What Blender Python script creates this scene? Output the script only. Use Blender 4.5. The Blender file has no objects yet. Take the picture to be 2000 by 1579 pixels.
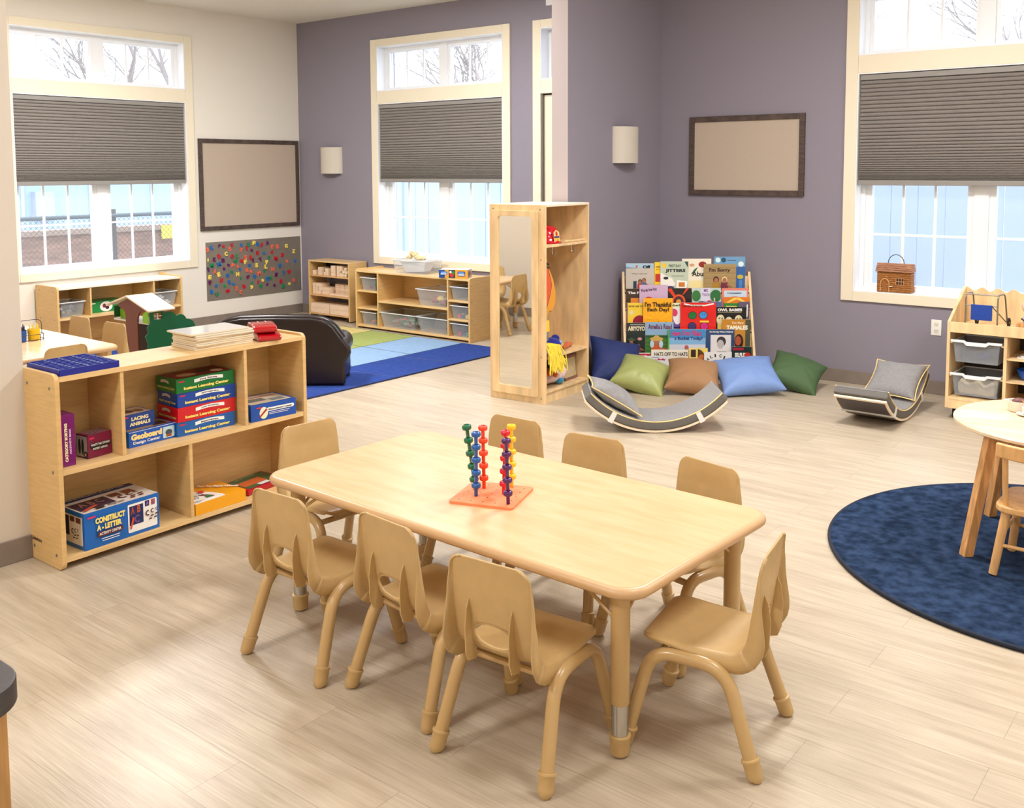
import bpy, bmesh, math, random
from math import sin, cos, pi, radians, sqrt
from mathutils import Vector, Matrix
sc = bpy.context.scene
COL = sc.collection
V = Vector
# ------------------------------------------------------------------ camera
cd = bpy.data.cameras.new('camera'); cam = bpy.data.objects.new('camera', cd); COL.objects.link(cam)
_y, _p, _r = radians(38.225), radians(4.953), radians(-.245)
F = V((-sin(_y)*cos(_p), cos(_y)*cos(_p), -sin(_p)))
R0 = V((cos(_y), sin(_y), 0)); U0 = R0.cross(F)
R1 = R0*cos(_r)+U0*sin(_r); U1 = -R0*sin(_r)+U0*cos(_r)
m = Matrix((R1, U1, -F)).transposed().to_4x4(); m.translation = V((9.122, -7.543, 1.664))
cam.matrix_world = m
cd.sensor_fit = 'HORIZONTAL'; cd.sensor_width = 36; cd.lens = 36*1927.209/2000
cd.shift_x = (1000-1003.95)/2000; cd.shift_y = (498.441-789.5)/2000
cd.clip_start = .05; cd.clip_end = 200
sc.camera = cam
# ------------------------------------------------------------------ world, light, exposure
w = bpy.data.worlds.new('overcast_sky'); sc.world = w; w.use_nodes = True
wn = w.node_tree.nodes; bg = wn['Background']
tc = wn.new('ShaderNodeTexCoord'); sp = wn.new('ShaderNodeSeparateXYZ'); cr = wn.new('ShaderNodeValToRGB')
cr.color_ramp.elements[0].position = 0; cr.color_ramp.elements[0].color = (.55, .68, .85, 1)
cr.color_ramp.elements[1].position = .5; cr.color_ramp.elements[1].color = (.93, .96, 1, 1)
w.node_tree.links.new(tc.outputs['Generated'], sp.inputs[0]); w.node_tree.links.new(sp.outputs['Z'], cr.inputs[0])
w.node_tree.links.new(cr.outputs[0], bg.inputs['Color']); bg.inputs['Strength'].default_value = 3.2
sc.view_settings.view_transform = 'Standard'; sc.view_settings.look = 'None'
sc.view_settings.gamma = 1; sc.view_settings.use_curve_mapping = False
sc.view_settings.exposure = 0.32
def panel_light(x, y, e, sx=.6, sy=.6, z=3.34, col=(1, .985, .97)):
    l = bpy.data.lights.new('ceiling_panel_light', 'AREA'); l.shape = 'RECTANGLE'; l.size = sx; l.size_y = sy; l.energy = e; l.color = col
    o = bpy.data.objects.new('ceiling_panel_light', l); COL.objects.link(o); o.location = (x, y, z)
    return o
for (x, y, e) in [(6.2, -8.6, 72), (8.9, -8.8, 28), (6.6, -5.4, 20), (8.9, -5.0, 28), (2.2, -3.4, 105), (3.6, -1.8, 55), (7.0, -2.6, 82), (9.6, -2.4, 56)]:
    panel_light(x, y, e)
# ------------------------------------------------------------------ materials
_m = {}
def lin(c):
    c = c/255
    return c/12.92 if c <= .04045 else ((c+.055)/1.055)**2.4
def L(c): return (lin(c[0]), lin(c[1]), lin(c[2]), 1)
def mat(name, c, rough=.5, metal=0, var=0, scale=20, stretch=(1, 1, 1), bump=0, bscale=60, spec=.5, c2=None, coat=0, trans=0, detail=5, sheen=0):
    if name in _m: return _m[name]
    mt = bpy.data.materials.new(name); mt.use_nodes = True; n = mt.node_tree.nodes; lk = mt.node_tree.links
    b = n['Principled BSDF']; b.inputs['Base Color'].default_value = L(c); b.inputs['Roughness'].default_value = rough
    b.inputs['Metallic'].default_value = metal; b.inputs['Specular IOR Level'].default_value = spec
    b.inputs['Coat Weight'].default_value = coat; b.inputs['Transmission Weight'].default_value = trans; b.inputs['Sheen Weight'].default_value = sheen
    t = n.new('ShaderNodeTexCoord')
    if var or c2:
        mp = n.new('ShaderNodeMapping'); mp.inputs['Scale'].default_value = stretch
        ns = n.new('ShaderNodeTexNoise'); ns.inputs['Scale'].default_value = scale; ns.inputs['Detail'].default_value = detail
        rp = n.new('ShaderNodeValToRGB'); a, z = rp.color_ramp.elements
        a.position = .32; z.position = .68
        lo = c2 if c2 else tuple(max(0, v*(1-var)) for v in c); hi = c if c2 else tuple(min(255, v*(1+var)) for v in c)
        a.color = L(lo); z.color = L(hi)
        lk.new(t.outputs['Object'], mp.inputs[0]); lk.new(mp.outputs[0], ns.inputs['Vector']); lk.new(ns.outputs[0], rp.inputs[0]); lk.new(rp.outputs[0], b.inputs['Base Color'])
    if bump:
        n2 = n.new('ShaderNodeTexNoise'); n2.inputs['Scale'].default_value = bscale; n2.inputs['Detail'].default_value = 3
        bp = n.new('ShaderNodeBump'); bp.inputs['Strength'].default_value = bump; bp.inputs['Distance'].default_value = .01
        lk.new(t.outputs['Object'], n2.inputs['Vector']); lk.new(n2.outputs[0], bp.inputs['Height']); lk.new(bp.outputs[0], b.inputs['Normal'])
    _m[name] = mt; return mt
def clear(name, c, alpha, rough=.15):
    if name in _m: return _m[name]
    mt = bpy.data.materials.new(name); mt.use_nodes = True; n = mt.node_tree.nodes; lk = mt.node_tree.links
    b = n['Principled BSDF']; b.inputs['Base Color'].default_value = L(c); b.inputs['Roughness'].default_value = rough
    b.inputs['Alpha'].default_value = alpha
    _m[name] = mt; return mt
def flat(c, rough=.5): return mat('print_%02x%02x%02x' % tuple(int(v) for v in c), c, rough)
MAPLE = mat('maple_laminate', (218, 180, 120), .38, var=.032, scale=9, stretch=(1, 1, 9), bump=.02)
MAPLEX = mat('maple_laminate_along', (226, 190, 134), .34, var=.05, scale=7, stretch=(9, 1, 9), bump=.02)
MAPLEY = mat('maple_laminate_across', (226, 190, 134), .30, var=.04, scale=7, stretch=(9, 1, 9), bump=.02)
EDGE = mat('maple_edge', (214, 168, 112), .4, var=.06, scale=14, stretch=(1, 1, 5))
PLY = mat('birch_ply', (228, 196, 148), .42, var=.07, scale=6, stretch=(3, 3, .6), bump=.03)
OAK = mat('oak_wood', (203, 150, 92), .45, var=.14, scale=10, stretch=(6, 6, .7), bump=.05)
BEECH = mat('beech_wood', (222, 172, 112), .42, var=.06, scale=10, stretch=(5, 5, .8))
TAN = mat('tan_plastic', (198, 165, 112), .42, var=.015, scale=30, bump=.05, bscale=900)
TANM = mat('tan_enamel', (195, 161, 108), .26, spec=.6)
BAND = mat('tan_edge_band', (206, 168, 124), .35)
CHROME = mat('brushed_chrome', (200, 198, 195), .22, metal=1)
STEEL = mat('grey_steel', (150, 150, 148), .35, metal=.8)
BLACK = mat('black_rubber', (22, 22, 24), .55)
WHITE = mat('white_vinyl', (240, 242, 245), .35)
CREAM = mat('cream_trim_paint', (236, 226, 203), .45)
CREAMW = mat('cream_wall_paint', (232, 226, 216), .75, bump=.06, bscale=500)
BEIGEW = mat('beige_wall_paint', (212, 202, 188), .75, bump=.06, bscale=500)
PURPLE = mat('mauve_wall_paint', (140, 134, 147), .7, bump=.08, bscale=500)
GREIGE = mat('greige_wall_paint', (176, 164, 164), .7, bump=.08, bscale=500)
CEIL = mat('ceiling_paint', (226, 220, 210), .8)
BASEB = mat('taupe_baseboard', (132, 120, 110), .55, var=.03, scale=12)
# ------------------------------------------------------------------ mesh builder
class MB:
    def __init__(s, m=None): s.v = []; s.f = []; s.i = []; s.cur = 0; s.M = m
    def mt(s, k): s.cur = k; return s
    def add(s, vs, fs):
        o = len(s.v)
        s.v += [(s.M @ V(q)) if s.M else V(q) for q in vs]
        for f in fs: s.f.append([a+o for a in f]); s.i.append(s.cur)
        return s
    def box(s, a, b):
        x0, x1 = sorted((a[0], b[0])); y0, y1 = sorted((a[1], b[1])); z0, z1 = sorted((a[2], b[2]))
        return s.add([(x0, y0, z0), (x1, y0, z0), (x1, y1, z0), (x0, y1, z0), (x0, y0, z1), (x1, y0, z1), (x1, y1, z1), (x0, y1, z1)],
                     [(0, 3, 2, 1), (4, 5, 6, 7), (0, 1, 5, 4), (1, 2, 6, 5), (2, 3, 7, 6), (3, 0, 4, 7)])
    def frustum(s, c, a0, b0, a1, b1, z0, z1, r=0, n=1):   # rectangular tapered solid
        x, y = c
        return s.add([(x-a0, y-b0, z0), (x+a0, y-b0, z0), (x+a0, y+b0, z0), (x-a0, y+b0, z0), (x-a1, y-b1, z1), (x+a1, y-b1, z1), (x+a1, y+b1, z1), (x-a1, y+b1, z1)],
                     [(0, 3, 2, 1), (4, 5, 6, 7), (0, 1, 5, 4), (1, 2, 6, 5), (2, 3, 7, 6), (3, 0, 4, 7)])
    def tube(s, pts, r, n=10, caps=True, closed=False):
        pts = [V(p) for p in pts]; k = len(pts)
        rr = r if isinstance(r, (list, tuple)) else [r]*k
        vs = []; fs = []; up = None
        for i, p in enumerate(pts):
            a = pts[(i-1) % k] if (i > 0 or closed) else p; b = pts[(i+1) % k] if (i < k-1 or closed) else p
            t = (b-a).normalized()
            if up is None: up = t.orthogonal().normalized()
            up = (up - t*up.dot(t))
            up = up.normalized() if up.length > 1e-6 else t.orthogonal().normalized()
            q = t.cross(up)
            for j in range(n):
                an = 2*pi*j/n; vs.append(p+(up*cos(an)+q*sin(an))*rr[i])
        for i in range(k if closed else k-1):
            for j in range(n):
                a = i*n+j; b = i*n+(j+1) % n; c = ((i+1) % k)*n+(j+1) % n; d = ((i+1) % k)*n+j
                fs.append((a, b, c, d))
        if caps and not closed: fs.append(tuple(range(n-1, -1, -1))); fs.append(tuple((k-1)*n+j for j in range(n)))
        return s.add(vs, fs)
    def cyl(s, a, b, r, r2=None, n=16): return s.tube([a, b], [r, r if r2 is None else r2], n)
    def lathe(s, prof, c=(0, 0, 0), n=20, sx=1, sy=1):     # prof [(r, z)...]
        vs = []; fs = []; k = len(prof)
        for (r, z) in prof:
            for j in range(n): a = 2*pi*j/n; vs.append((c[0]+cos(a)*r*sx, c[1]+sin(a)*r*sy, c[2]+z))
        for i in range(k-1):
            for j in range(n): fs.append((i*n+j, i*n+(j+1) % n, (i+1)*n+(j+1) % n, (i+1)*n+j))
        if prof[0][0] > 1e-5: fs.append(tuple(range(n-1, -1, -1)))
        if prof[-1][0] > 1e-5: fs.append(tuple((k-1)*n+j for j in range(n)))
        return s.add(vs, fs)
    def prism(s, poly, z0, z1, f=None):                    # poly 2d; f maps (a,b,h)->xyz
        f = f or (lambda a, b, h: (a, b, h)); n = len(poly)
        return s.add([f(a, b, z0) for a, b in poly]+[f(a, b, z1) for a, b in poly],
                     [tuple(range(n-1, -1, -1)), tuple(range(n, 2*n))]+[(i, (i+1) % n, n+(i+1) % n, n+i) for i in range(n)])
    def ball(s, c, rx, ry=None, rz=None, n=12, m=8):
        ry = ry or rx; rz = rz or rx; vs = []; fs = []
        for i in range(m+1):
            t = pi*i/m
            for j in range(n): a = 2*pi*j/n; vs.append((c[0]+rx*sin(t)*cos(a), c[1]+ry*sin(t)*sin(a), c[2]-rz*cos(t)))
        for i in range(m):
            for j in range(n): fs.append((i*n+j, i*n+(j+1) % n, (i+1)*n+(j+1) % n, (i+1)*n+j))
        return s.add(vs, fs)
    def build(s, name, mats, parent=None, bevel=0, seg=2, smooth=35, loc=None, rot=None, sub=0, solid=0, fixn=True):
        me = bpy.data.meshes.new(name)
        bm = bmesh.new(); vv = [bm.verts.new(q) for q in s.v]
        for f, i in zip(s.f, s.i):
            try: ff = bm.faces.new([vv[a] for a in f]); ff.material_index = i
            except ValueError: pass
        bmesh.ops.remove_doubles(bm, verts=bm.verts, dist=1e-6)
        if fixn: bmesh.ops.recalc_face_normals(bm, faces=bm.faces)
        if bevel:
            es = [e for e in bm.edges if len(e.link_faces) == 2 and e.calc_face_angle(0) > radians(40)]
            bmesh.ops.bevel(bm, geom=es, offset=bevel, segments=seg, profile=.5, affect='EDGES', clamp_overlap=True)
        bm.to_mesh(me); bm.free()
        for q in (mats if isinstance(mats, (list, tuple)) else [mats]): me.materials.append(q)
        if smooth:
            me.shade_smooth(); me.set_sharp_from_angle(angle=radians(smooth))
        o = bpy.data.objects.new(name, me); COL.objects.link(o)
        if parent: o.parent = parent
        if loc: o.location = loc
        if rot: o.rotation_euler = rot
        if bevel and smooth and not sub:
            d = o.modifiers.new('flat_faces', 'WEIGHTED_NORMAL'); d.keep_sharp = True; d.weight = 100
        if solid:
            d = o.modifiers.new('thickness', 'SOLIDIFY'); d.thickness = solid; d.offset = 0
        if sub:
            d = o.modifiers.new('smooth', 'SUBSURF'); d.levels = sub; d.render_levels = sub
        return o
def bx(a, b): return MB().box(a, b)
def thing(name, label, cat, loc=(0, 0, 0), rz=0, group=None, rot=None):
    o = bpy.data.objects.new(name, None); COL.objects.link(o); o.empty_display_size = .1
    o.location = loc; o.rotation_euler = rot or (0, 0, rz); o['label'] = label; o['category'] = cat
    if group: o['group'] = group
    return o
def tag(o, label, cat, group=None):
    o['label'] = label; o['category'] = cat
    if group: o['group'] = group
    return o
def struct(o): o['kind'] = 'structure'; return o
def copy_tree(o, parent=None, loc=None, rot=None, label=None):
    c = o.copy(); COL.objects.link(c)
    if parent: c.parent = parent
    if loc is not None: c.location = loc
    if rot is not None: c.rotation_euler = rot
    if label: c['label'] = label
    for ch in list(o.children): copy_tree(ch, c)
    return c
def rrect(w, h, r, n=6, x=0, y=0):      # rounded rectangle outline centred on x,y
    p = []
    for (cx, cy, a0) in ((w/2-r, h/2-r, 0), (-w/2+r, h/2-r, 90), (-w/2+r, -h/2+r, 180), (w/2-r, -h/2+r, 270)):
        for i in range(n+1): a = radians(a0+90*i/n); p.append((x+cx+r*cos(a), y+cy+r*sin(a)))
    return p
def arc(c, r, a0, a1, n): return [(c[0]+r*cos(radians(a0+(a1-a0)*i/n)), c[1]+r*sin(radians(a0+(a1-a0)*i/n))) for i in range(n+1)]
def bend(pts, r, n=5):                   # round the corners of a polyline
    pts = [V(p) for p in pts]; out = [pts[0]]
    for i in range(1, len(pts)-1):
        a, b, c = pts[i-1], pts[i], pts[i+1]
        d1 = (a-b).normalized(); d2 = (c-b).normalized(); q = min(r, (a-b).length*.49, (c-b).length*.49)
        s0 = b+d1*q; s1 = b+d2*q
        for k in range(n+1):
            t = k/n; out.append(s0*(1-t)**2+b*2*t*(1-t)+s1*t*t)
    out.append(pts[-1]); return out
# ------------------------------------------------------------------ prints (text and flat graphics on a face)
_txt = {}
def textmesh(s, bold=.0):
    k = (s, bold)
    if k not in _txt:
        cu = bpy.data.curves.new('t', 'FONT'); cu.body = s; cu.size = 1; cu.offset = bold; cu.resolution_u = 3
        o = bpy.data.objects.new('t', cu); COL.objects.link(o)
        me = bpy.data.meshes.new_from_object(o)
        vs = [v.co.copy() for v in me.vertices]; fs = [tuple(p.vertices) for p in me.polygons]
        bpy.data.objects.remove(o); bpy.data.curves.remove(cu); bpy.data.meshes.remove(me)
        x0 = min(v.x for v in vs); x1 = max(v.x for v in vs); y0 = min(v.y for v in vs); y1 = max(v.y for v in vs)
        _txt[k] = ([((v.x-x0)/(x1-x0), (v.y-y0)/(y1-y0)) for v in vs], fs)
    return _txt[k]
class Dec:
    """print laid on a plane: origin o, across u, up v (unit vectors of the face)"""
    def __init__(s, o, u, v):
        s.o = V(o); s.u = V(u).normalized(); s.w = V(v).normalized(); s.n = s.u.cross(s.w).normalized()
        s.b = MB(); s.c = []; s.k = 0; s.clip = None
    def _m(s, c):
        c = tuple(c)
        if c not in s.c: s.c.append(c)
        s.b.cur = s.c.index(c); s.k += 1; return .0006+.00035*s.k
    def P(s, a, b, h): return s.o+s.u*a+s.w*b+s.n*h
    def poly(s, pts, c):
        if s.clip:
            x0, y0, x1, y1 = s.clip
            for ax, lim, sg in ((0, x0, 1), (0, x1, -1), (1, y0, 1), (1, y1, -1)):
                out = []
                for i, q in enumerate(pts):
                    p = pts[i-1]; a, b = (p[ax]-lim)*sg, (q[ax]-lim)*sg
                    if (a >= 0) != (b >= 0): t = a/(a-b); out.append((p[0]+(q[0]-p[0])*t, p[1]+(q[1]-p[1])*t))
                    if b >= 0: out.append(q)
                pts = out
                if len(pts) < 3: return s
        h = s._m(c); s.b.add([s.P(a, b, h) for a, b in pts], [tuple(range(len(pts)))]); return s
    def rect(s, x0, y0, x1, y1, c, r=0):
        if r: return s.poly(rrect(x1-x0, y1-y0, r, 4, (x0+x1)/2, (y0+y1)/2), c)
        return s.poly([(x0, y0), (x1, y0), (x1, y1), (x0, y1)], c)
    def ell(s, x, y, rx, ry, c, n=18): return s.poly([(x+rx*cos(2*pi*i/n), y+ry*sin(2*pi*i/n)) for i in range(n)], c)
    def text(s, t, x0, y0, x1, y1, c, rot=0, bold=.03, arch=0):
        h = s._m(c); vs, fs = textmesh(t, bold); q = []
        for a, b in vs:
            X, Y = a*(x1-x0), b*(y1-y0)
            if arch: Y += arch*(1-(2*a-1)**2)
            if rot: X, Y = X*cos(rot)-Y*sin(rot), X*sin(rot)+Y*cos(rot)
            q.append(s.P(x0+X, y0+Y, h))
        s.b.add(q, fs); return s
    def build(s, name, parent=None, rough=.4):
        return s.b.build(name, [flat(c, rough) for c in s.c], parent, smooth=0, fixn=False)
W_ = (245, 243, 238); K_ = (25, 22, 24)
# ================================================================== the room
H = 3.35
def cells(us, zs, holes):
    for i in range(len(us)-1):
        for j in range(len(zs)-1):
            uc = (us[i]+us[i+1])/2; zc = (zs[j]+zs[j+1])/2
            if not any(a < uc < b and c < zc < d for a, b, c, d in holes): yield us[i], us[i+1], zs[j], zs[j+1]
ZL0, ZL1, ZU0, ZU1 = .722, 2.376, 2.508, 2.985
WT = .26
BW = [(1.323, 3.06), (6.505, 8.242)]; DOOR = (3.52, 4.46); WW = (-3.285, -1.503)
def wall(name, holes, u0, u1, fn, mt):
    us = sorted({u0, u1, *[h[0] for h in holes], *[h[1] for h in holes]}); zs = sorted({0, H, *[h[2] for h in holes], *[h[3] for h in holes]})
    b = MB()
    for a, c, d, e in cells(us, zs, holes): b.box(fn(a, d, 0), fn(c, e, WT))
    return struct(b.build(name, mt, smooth=0))
fb = lambda u, z, d: (u, d, z)       # back wall: depth runs to +Y
fw = lambda u, z, d: (-d, u, z)      # white wall: depth runs to -X
hb = []
for a, c in BW: hb += [(a, c, ZL0, ZL1), (a, c, ZU0, ZU1)]
hb += [(DOOR[0], DOOR[1], 0, ZL1), (DOOR[0], DOOR[1], ZU0, ZU1)]
wall('wall_back', hb, 0, 11, fb, PURPLE)
wall('wall_left', [(WW[0], WW[1], ZL0, ZL1), (WW[0], WW[1], ZU0, ZU1)], -5.58, 0, fw, CREAMW)
struct(bx((-WT, 0, 0), (0, WT, H)).build('wall_corner', CREAMW, smooth=0))
struct(MB().box((-WT, -10.3, 0), (4.91, -5.58, H)).build('wall_partition', BEIGEW, smooth=0))
struct(MB().box((11, -10.3, 0), (11.2, WT, H)).build('wall_right', CREAMW, smooth=0))
struct(MB().box((4.91, -10.5, 0), (11.2, -10.3, H)).build('wall_front', CREAMW, smooth=0))
# the stub wall between the two bays: mauve on its long side, paler on its end
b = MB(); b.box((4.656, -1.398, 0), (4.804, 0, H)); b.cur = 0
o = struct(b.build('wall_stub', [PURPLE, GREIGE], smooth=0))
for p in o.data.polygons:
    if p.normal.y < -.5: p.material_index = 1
struct(MB().box((-.3, -10.5, H), (11.2, .3, H+.1)).build('ceiling', CEIL, smooth=0))
# floor: vinyl planks running along X
mt = bpy.data.materials.new('vinyl_plank_floor'); mt.use_nodes = True; n = mt.node_tree.nodes; lk = mt.node_tree.links; bs = n['Principled BSDF']
t = n.new('ShaderNodeTexCoord'); br = n.new('ShaderNodeTexBrick'); br.inputs['Scale'].default_value = 1
br.inputs['Brick Width'].default_value = 1.22; br.inputs['Row Height'].default_value = .18; br.inputs['Mortar Size'].default_value = .0012
br.inputs['Color1'].default_value = (.42, .42, .42, 1); br.inputs['Color2'].default_value = (.6, .6, .6, 1); br.inputs['Mortar'].default_value = (.12, .12, .12, 1)
br.offset = .37; br.inputs['Mortar Smooth'].default_value = .3
mp = n.new('ShaderNodeMapping'); mp.inputs['Scale'].default_value = (.55, 7, 1); ns = n.new('ShaderNodeTexNoise'); ns.inputs['Scale'].default_value = 3.2; ns.inputs['Detail'].default_value = 9; ns.inputs['Roughness'].default_value = .62; ns.inputs['Distortion'].default_value = .35
mp2 = n.new('ShaderNodeMapping'); mp2.inputs['Scale'].default_value = (1.5, 34, 1); ns2 = n.new('ShaderNodeTexNoise'); ns2.inputs['Scale'].default_value = 4; ns2.inputs['Detail'].default_value = 4
lk.new(t.outputs['Object'], br.inputs['Vector']); lk.new(t.outputs['Object'], mp.inputs[0]); lk.new(t.outputs['Object'], mp2.inputs[0])
ad = n.new('ShaderNodeVectorMath'); ad.operation = 'ADD'; lk.new(mp.outputs[0], ad.inputs[0]); lk.new(br.outputs['Color'], ad.inputs[1])
ml = n.new('ShaderNodeVectorMath'); ml.operation = 'MULTIPLY'; lk.new(br.outputs['Color'], ml.inputs[0]); ml.inputs[1].default_value = (9, 9, 9); lk.new(ml.outputs[0], ad.inputs[1])
lk.new(ad.outputs[0], ns.inputs['Vector']); lk.new(mp2.outputs[0], ns2.inputs['Vector'])
rp = n.new('ShaderNodeValToRGB'); e = rp.color_ramp.elements; e[0].position = .3; e[0].color = L((165, 149, 127)); e[1].position = .7; e[1].color = L((206, 192, 171))
q = e.new(.5); q.color = L((188, 173, 151))
mx = n.new('ShaderNodeMix'); mx.data_type = 'FLOAT'; mx.inputs[0].default_value = .38; lk.new(ns.outputs[0], mx.inputs[2]); lk.new(ns2.outputs[0], mx.inputs[3]); lk.new(mx.outputs[0], rp.inputs[0])
mm = n.new('ShaderNodeMix'); mm.data_type = 'RGBA'; mm.blend_type = 'MULTIPLY'; mm.inputs[0].default_value = .6
r2 = n.new('ShaderNodeValToRGB'); r2.color_ramp.elements[0].position = .1; r2.color_ramp.elements[0].color = (.45, .42, .38, 1); r2.color_ramp.elements[1].position = .5; r2.color_ramp.elements[1].color = (1, 1, 1, 1)
lk.new(br.outputs['Color'], r2.inputs[0]); lk.new(rp.outputs[0], mm.inputs[6]); lk.new(r2.outputs[0], mm.inputs[7]); lk.new(mm.outputs[2], bs.inputs['Base Color'])
bs.inputs['Roughness'].default_value = .36; bs.inputs['Specular IOR Level'].default_value = .45
bu = n.new('ShaderNodeBump'); bu.inputs['Strength'].default_value = .12; bu.inputs['Distance'].default_value = .004; lk.new(ns2.outputs[0], bu.inputs['Height']); lk.new(bu.outputs[0], bs.inputs['Normal'])
struct(MB().box((-.3, -10.5, -.1), (11.2, .3, 0)).build('floor', mt, smooth=0))
# baseboards
def baseb(name, a, b2):
    struct(MB().box(a, b2).build(name, BASEB, bevel=.004))
baseb('baseboard_left', (0, -5.58, 0), (.012, 0, .102)); 
baseb('baseboard_back', (.012, -.012, 0), (3.42, 0, .102)); baseb('baseboard_nook', (4.816, -.012, 0), (11, 0, .102))
baseb('baseboard_stub', (4.804, -1.41, 0), (4.816, -.012, .102)); baseb('baseboard_stub_end', (4.656, -1.41, 0), (4.804, -1.398, .102))
baseb('baseboard_partition', (4.91, -10.3, 0), (4.922, -5.58, .102)); baseb('baseboard_partition_side', (.012, -5.58, 0), (4.922, -5.568, .102))
# windows
GLASS = clear('window_glass', (225, 240, 250), .07, .03)
def window(name, u0, u1, f, lower=True, div=True):
    r = struct(bpy.data.objects.new(name, None)); COL.objects.link(r)
    B = lambda b, u, z, d, U, Z, D: b.box(f(u, z, d), f(U, Z, D))
    c = MB(); w = .092; zb = .648 if lower else 0
    B(c, u0-w, zb, -.02, u0-.0005, 3.06, 0); B(c, u1+.0005, zb, -.02, u1+w, 3.06, 0)
    B(c, u0, ZU1, -.02, u1, 3.06, 0); B(c, u0, ZL1, -.02, u1, ZU0, 0)
    if lower: B(c, u0, .648, -.02, u1, ZL0, 0)
    c.build('casing', CREAM, r, bevel=.003)
    j = MB(); D = .15
    for za, zb2 in ((ZL0, ZL1), (ZU0, ZU1)) if lower else ((ZU0, ZU1),):
        B(j, u0, za, -.018, u0+.008, zb2, D); B(j, u1-.008, za, -.018, u1, zb2, D)
        B(j, u0+.008, zb2-.008, -.0178, u1-.008, zb2, D); B(j, u0+.008, za, -.0178, u1-.008, za+.008, D)
    j.build('jamb_liner', WHITE, r)
    um = (u0+u1)/2
    for (za, zb2, rows) in ((ZL0, ZL1, 4), (ZU0, ZU1, 1)) if lower else ((ZU0, ZU1, 1),):
        fr = MB(); B(fr, u0, za, .10, u0+.04, zb2, .20); B(fr, u1-.04, za, .10, u1, zb2, .20); B(fr, um-.05, za, .10, um+.05, zb2, .20)
        [(B(fr, p, za, .101, q, za+.03, .199), B(fr, p, zb2-.03, .101, q, zb2, .199)) for p, q in ((u0+.04, um-.05), (um+.05, u1-.04))]
        fr.build('window_frame', WHITE, r, smooth=0)
        for s0, s1 in ((u0+.04, um-.05), (um+.05, u1-.04)):
            s = MB(); t = .045 if rows > 1 else .03; z0 = za+.03; z1 = zb2-.03
            B(s, s0, z0, .115, s0+t, z1, .17); B(s, s1-t, z0, .115, s1, z1, .17); B(s, s0+t, z0, .116, s1-t, z0+t*.5, .169); B(s, s0+t, z1-t, .116, s1-t, z1, .169)
            sash = s.build('sash', WHITE, r, smooth=0)
            g = MB(); B(g, s0+t, z0+t*.4, .141, s1-t, z1-t*.6, .145); g.build('glass_pane', GLASS, sash, smooth=0)
            mu = MB()
            for k in (1, 2): x = s0+t+(s1-s0-2*t)*k/3; B(mu, x-.0085, z0+t*.5, .134, x+.0085, z1-t, .152)
            if rows > 1:
                for z in (1.155, 1.54, 1.925): B(mu, s0+t+.0005, z-.0085, .1355, s1-t-.0005, z+.0085, .1505)
            mu.build('muntin_grid', WHITE, sash)
    return r
window('window_1', BW[0][0], BW[0][1], fb); window('window_2', WW[0], WW[1], fw); window('window_3', BW[1][0], BW[1][1], fb)
window('window_4', DOOR[0], DOOR[1], fb, lower=False)
dr = struct(bpy.data.objects.new('door_1', None)); COL.objects.link(dr)
MB().box((3.53, .03, .0), (4.45, .07, ZL1)).build('door_slab', CREAM, dr, bevel=.002)
MB().box((3.52, .0, 0), (3.53, .1, ZL1)).box((4.45, 0, 0), (4.46, .1, ZL1)).box((3.52, .03, ZL1-.012), (4.46, .1, ZL1)).build('door_stop', mat('door_gap_grey', (120, 118, 108), .7), dr)  # grey strips drawn as the dark gap line around the door slab
# cellular shades
SHADE = mat('grey_pleated_fabric', (134, 128, 123), .85, var=.03, scale=200, bump=.1, bscale=800)
RAIL = mat('shade_rail_grey', (142, 138, 134), .45)
def shade(label, u0, u1, f):
    t = thing('pleated_shade', label, 'window shade', group='grey pleated shades half lowered in the windows')
    z1 = ZL1-.012; z0 = 1.535; B = lambda b, u, z, d, U, Z, D: b.box(f(u, z, d), f(U, Z, D))
    h = MB(); B(h, u0+.012, z1-.04, .0, u1-.012, z1, .055); h.build('headrail', RAIL, t, bevel=.003)
    h = MB(); B(h, u0+.012, z0, .0, u1-.012, z0+.038, .05); h.build('bottom_rail', RAIL, t, bevel=.004)
    zs = [z0+.038]; k = 37
    while zs[-1] < z1-.04:
        i = len(zs)
        zs.append(zs[-1]+min(.030, .006+.00075*i*1.35))
    zs[-1] = z1-.04; p = MB(); vs = []; fs = []; A, Bq = u0+.016, u1-.016
    prof = []
    for i in range(len(zs)-1):
        a, c = zs[i], zs[i+1]
        prof += [(a, .017), (a+(c-a)*.18, .006), (a+(c-a)*.55, .001), (a+(c-a)*.85, .006)]
    prof.append((zs[-1], .017))
    front = [(z, d) for z, d in prof]; back = [(z, .055-d) for z, d in reversed(prof)]
    loop = front+back; n = len(loop)
    p.add([f(A, z, d) for z, d in loop]+[f(Bq, z, d) for z, d in loop], [(i, (i+1) % n, n+(i+1) % n, n+i) for i in range(n)])
    p.build('pleated_fabric', SHADE, t, smooth=0)
shade('grey pleated shade in the middle purple wall window, above the white block shelf', *BW[0], fb)
shade('grey pleated shade in the left cream wall window, beside the tan pin board', *WW, fw)
shade('grey pleated shade in the right window, above the wicker house basket', *BW[1], fb)
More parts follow.
